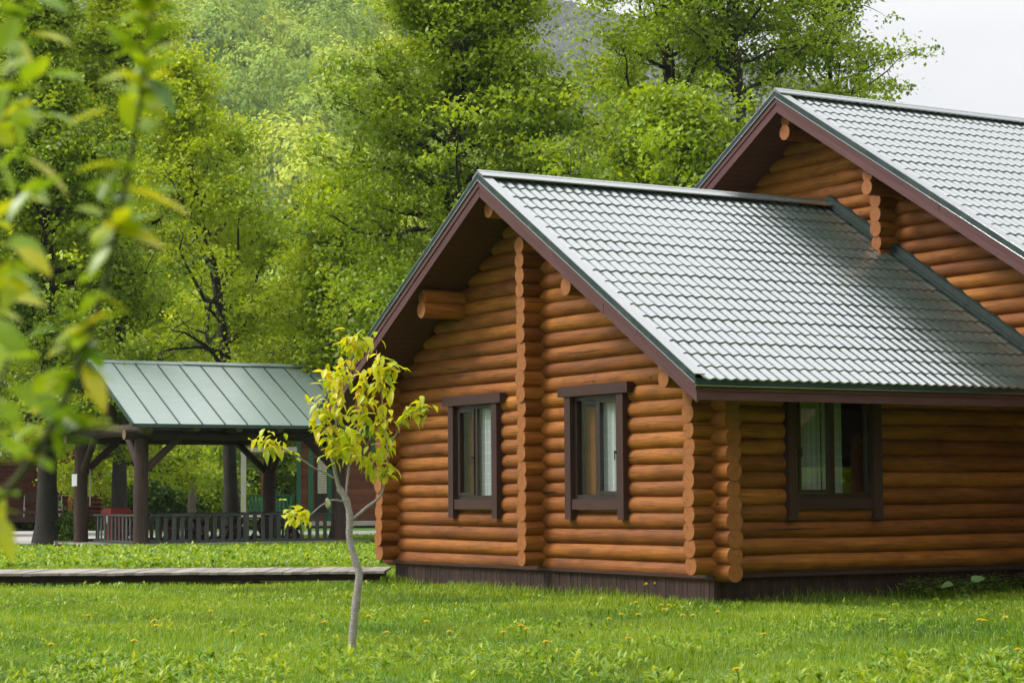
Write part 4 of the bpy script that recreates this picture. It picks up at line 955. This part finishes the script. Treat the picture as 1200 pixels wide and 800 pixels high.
# ------------------------------------------------------------------ young tree in front
D0 = 19.23
sap = empty('young_tree', tuple(gnd(412, 768)), 0, 'slender young tree with pale bark and drooping yellow-green leaves in front of the pavilion', 'tree')
S0 = np.array(sap.location)
def P3(px, py, dy=0): return at(px, py, D0+dy)-S0
def path(L_, dy0=0, dy1=0): n = len(L_); return np.array([P3(x, y, dy0+(dy1-dy0)*k/(n-1)) for k, (x, y) in enumerate(L_)])
def smooth_path(p, m_=4):
    p = np.asarray(p); out = []
    for i in range(len(p)-1):
        p0 = p[max(i-1, 0)]; p1 = p[i]; p2 = p[i+1]; p3 = p[min(i+2, len(p)-1)]
        for t in np.linspace(0, 1, m_, endpoint=False):
            out.append(.5*((2*p1)+(-p0+p2)*t+(2*p0-5*p1+4*p2-p3)*t*t+(-p0+3*p1-3*p2+p3)*t**3))
    out.append(p[-1]); return np.array(out)
trunk = smooth_path(path([(411.5, 772), (414, 735), (418.5, 695), (421, 672), (416, 655), (409.5, 630), (410, 607), (406, 586), (397, 571)]))
nr = len(trunk); rr = np.interp(np.linspace(0, 1, nr), [0, .05, 1], [.046, .038, .030])*(1+.07*np.sin(np.arange(nr)*2.1)+.05*rng.normal(size=nr))
b = MB(); b.tube(trunk, rr, 12)
for k in (6, 12, 17, 22): b.tube([trunk[k], trunk[k]+[(-1)**k*.045, -.01, .02]], [.016, .008], 6)
b.build('trunk', M['bark_young'], sap, smooth=True)
BR = [([(397, 571), (391, 545), (390, 521), (394, 495), (395.5, 467), (401, 445), (406, 424), (412, 392)], .019, 0, -.15),
      ([(405, 585), (408, 555), (413, 525), (421, 500), (426, 470), (424, 440)], .013, 0, .25),
      ([(411, 610), (430, 594), (446, 580), (452, 555), (454, 530), (450, 495), (447, 460), (441, 410)], .017, 0, .2),
      ([(408, 588), (396, 586), (387.5, 586), (375, 593), (363, 603), (350, 604), (339, 594)], .009, 0, -.35),
      ([(391, 560), (380, 553), (368, 548), (352, 537), (334, 527), (318, 520), (311, 513)], .010, 0, -.3),
      ([(454, 530), (466, 505), (476, 489), (488, 480), (500, 474)], .009, .15, .1),
      ([(395, 520), (382, 505), (375, 488), (372, 470)], .008, 0, -.2), ([(396, 465), (386, 450), (382, 435)], .007, 0, .2),
      ([(447, 460), (452, 440), (462, 428)], .006, .2, .1), ([(408, 425), (418, 405), (432, 398)], .006, -.1, -.2),
      ([(452, 560), (440, 548), (433, 530)], .006, .2, -.1), ([(392, 540), (402, 525), (408, 505)], .006, 0, -.3)]
bb = MB(); LP = []; LD = []
for pts, r0, d0, d1 in BR:
    p = smooth_path(path(pts, d0, d1)); bb.tube(p, np.linspace(r0, .003, len(p)), 8)
    start = {0: .18, 1: .3, 2: .40, 3: .72, 4: .62, 5: .45}.get(BR.index((pts, r0, d0, d1)), .2)
    ln = np.linalg.norm(np.diff(p, axis=0), axis=1).sum(); n = int(ln*(1-start)*100)+13
    for k in range(n):
        t = start+(1-start)*rng.random()**.85; q = t*(len(p)-1); i = min(int(q), len(p)-2); c = p[i]+(p[i+1]-p[i])*(q-i)
        LP.append(c+rng.normal(0, .045, 3)); az = rng.uniform(0, 6.28); LD.append((math.cos(az)*.8, math.sin(az)*.8, rng.uniform(-1.1, .25)))
for k in range(26):
    pass
bb.build('branches', M['bark_young'], sap, smooth=True)
LP = np.array(LP); LD = np.array(LD); n = len(LP); hgt = (LP[:, 2]-1.2)/1.9
b = MB(); leaf_geo(b, LP, LD, np.tile([0, 0, 1.], (n, 1))+rng.normal(0, .25, (n, 3)), rng.uniform(.075, .15, n), rng.uniform(.040, .068, n), np.clip(.36+rng.normal(0, .2, n)+.10*hgt, 0, 1), droop=rng.uniform(.2, .9, n), fold=.35)
b.build('leaves', M['leaf_young'], sap, smooth=True)
# the small bird on the side branch
bp = at(384.5, 597, D0-.12)
bird = empty('bird', tuple(bp), 0, 'small pale-breasted bird perched on the thin side twig of the young tree', 'bird')
b = MB(); b.tube([(0, 0, .012), (0, 0, .022), (.002, -.002, .042), (.0, 0, .062), (-.004, 0, .078), (-.007, -.002, .088), (-.008, -.002, .100), (-.008, -.002, .106)], [.006, .018, .027, .026, .018, .017, .013, .004], 14)
b.tube([(-.012, -.016, .092), (-.016, -.028, .090)], [.004, .001], 6)
bo = b.build('body', M['bird'], bird, smooth=True)
b = MB(); b.tube([(.006, .018, .066), (.010, .020, .045), (.012, .016, .016), (.016, .016, -.018)], [.008, .014, .009, .004], 8); b.tube([(-.008, .004, .094), (-.008, 0, .103), (-.008, -.002, .109)], [.015, .014, .004], 10); b.build('wings_and_tail', M['bird_dark'], bird, smooth=True)
b = MB(); [b.tube([(x, 0, .018), (x, 0, -.002)], .0016, 5) for x in (-.008, .008)]; b.build('feet', M['bird_dark'], bird)

# ------------------------------------------------------------------ out-of-focus branches close to the camera
DN = 2.75
nb = empty('leafy_sapling', (-.98, DN, 0), 0, 'blurred yellow-green leafy shoots close to the camera at the left edge', 'tree')
NB0 = np.array([-.98, DN, 0])
def Q3(px, py, dy=0): return at(px, py, DN+dy)-NB0
ST = [([(-260, 900), (-150, 760), (-60, 640), (20, 560), (75, 470), (118, 350), (142, 240), (160, 150), (172, 60), (186, -30)], .0065, .0),
      ([(-200, 800), (-120, 600), (-60, 420), (-20, 260), (8, 120), (22, 0), (30, -60)], .006, .25),
      ([(-150, 760), (-90, 640), (-40, 560), (-10, 480), (10, 420)], .005, -.1), ([(75, 470), (92, 420), (100, 392)], .003, 0), ([(20, 560), (60, 520), (95, 500)], .003, .02)]
b = MB(); b.tube([(0, 0, 0), (.02, 0, .5), (.02, 0, .75), Q3(-260, 900)], [.016, .013, .011, .009], 10); b.build('trunk', M['bark_near'], nb, smooth=True)
b = MB()
b.tube([(.02, 0, .72), (.0, .1, .95), Q3(-200, 800, .25)], [.009, .008, .006], 8)
for pts, r0, dy in ST: p = smooth_path([Q3(x, y, dy) for x, y in pts]); b.tube(p, np.linspace(r0, .0022, len(p)), 8)
b.build('stems', M['bark_near'], nb, smooth=True)
# (base px, tip px, width ratio, tint)
LV = [((150, 222), (228, 242), .9), ((118, 262), (196, 282), .95), ((88, 398), (120, 358), .95), ((98, 428), (126, 480), .95), ((30, 480), (98, 490), .9), ((125, 130), (75, 140), .7), ((150, 95), (205, 60), .5), ((165, 130), (208, 140), .6),
      ((140, 190), (85, 195), .6), ((30, 185), (85, 222), .85), ((20, 290), (62, 318), .85), ((5, 350), (55, 352), .8), ((10, 330), (35, 340), .8), ((20, 130), (52, 138), .6), ((0, 50), (22, 60), .3), ((35, 40), (85, 45), .7), ((5, 105), (50, 95), .5),
      ((170, 60), (200, 20), .35), ((165, 20), (180, -15), .7), ((155, 60), (125, 25), .5), ((150, 110), (190, 105), .1), ((60, 440), (30, 480), .5), ((50, 470), (10, 450), .5), ((45, 500), (5, 520), .55), ((20, 540), (0, 500), .5), ((60, 430), (82, 470), .5),
      ((0, 420), (38, 410), .55), ((10, 400), (-10, 440), .5), ((0, 520), (40, 530), .4), ((-10, 600), (20, 655), .7), ((-20, 560), (10, 610), .85), ((0, 250), (-20, 300), .4), ((0, 200), (30, 160), .3), ((15, 230), (0, 180), .4), ((10, 100), (-10, 150), .35), ((20, 20), (-5, 60), .4), ((130, 290), (100, 320), .4),
      ((145, 200), (170, 190), .5), ((160, 150), (140, 110), .55), ((140, 260), (175, 265), .5), ((150, 180), (120, 230), .45), ((30, 300), (0, 280), .6), ((60, 500), (75, 540), .5), ((40, 460), (70, 440), .55), ((0, 470), (25, 500), .5), ((15, 60), (40, 90), .4), ((-5, 380), (20, 395), .5), ((170, 90), (210, 130), .05), ((95, 425), (118, 400), .05)]
b = MB(); rr2 = np.random.default_rng(9)
P = []; D = []; Ln = []; rn = []
for (x0, y0), (x1, y1), tnt in LV:
    dy = 0 if x0 > 60 else .2*rr2.random(); p0, p1 = Q3(x0, y0, dy), Q3(x1, y1, dy-rr2.uniform(0, .02)); P.append(p0); D.append(p1-p0); Ln.append(np.linalg.norm(p1-p0)*1.05); rn.append(tnt)
for k in range(95):
    if k < 66: x0, y0 = rr2.uniform(-45, 52), rr2.uniform(-20, 470)
    else: t_ = rr2.random(); x0, y0 = 132+50*(1-t_)+rr2.normal(0, 18), 290*t_
    an_ = rr2.uniform(-1.1, 1.3)+(0 if rr2.random() < .6 else 3.14); l_ = rr2.uniform(28, 55); dy = .25*rr2.random()
    p0, p1 = Q3(x0, y0, dy), Q3(x0+l_*math.cos(an_), y0+l_*math.sin(an_), dy-.02); P.append(p0); D.append(p1-p0); Ln.append(np.linalg.norm(p1-p0)); rn.append(rr2.uniform(.15, .75))
n = len(P); Ln = np.array(Ln); leaf_geo(b, np.array(P), np.array(D), np.tile([.1, -.35, 1.], (n, 1))+rr2.normal(0, .35, (n, 3)), Ln, np.maximum(Ln*.46, .028), np.array(rn), droop=.25, fold=.3)
P = []; D = []
for pts, r0, dy in ST:
    p = smooth_path([Q3(x, y, dy) for x, y in pts])
    for k in range(int(66 if len(pts) > 6 else 10)):
        i = rr2.integers(len(p)//4, len(p)); az = rr2.uniform(0, 6.28); P.append(p[i]); D.append((math.cos(az), math.sin(az), rr2.uniform(-.3, .6)))
n = len(P); leaf_geo(b, np.array(P), np.array(D), np.tile([0, 0, 1.], (n, 1)), rr2.uniform(.04, .075, n), rr2.uniform(.02, .034, n), rr2.uniform(.1, .7, n), droop=.3, fold=.3)
b.build('leaves', M['leaf_near'], nb, smooth=True)

# ------------------------------------------------------------------ haze
b = MB(); b.box((-2700, -2700, -8), (2700, 3100, 560))
hz = NT('thin_haze'); pv = hz.n('ShaderNodeVolumePrincipled'); pv.inputs['Color'].default_value = (.90, .94, 1, 1); pv.inputs['Density'].default_value =   .00012; pv.inputs['Anisotropy'].default_value = 0.
hz.l(pv.outputs[0], hz.out.inputs['Volume'])
h = b.build('haze', hz.m, kind='stuff')
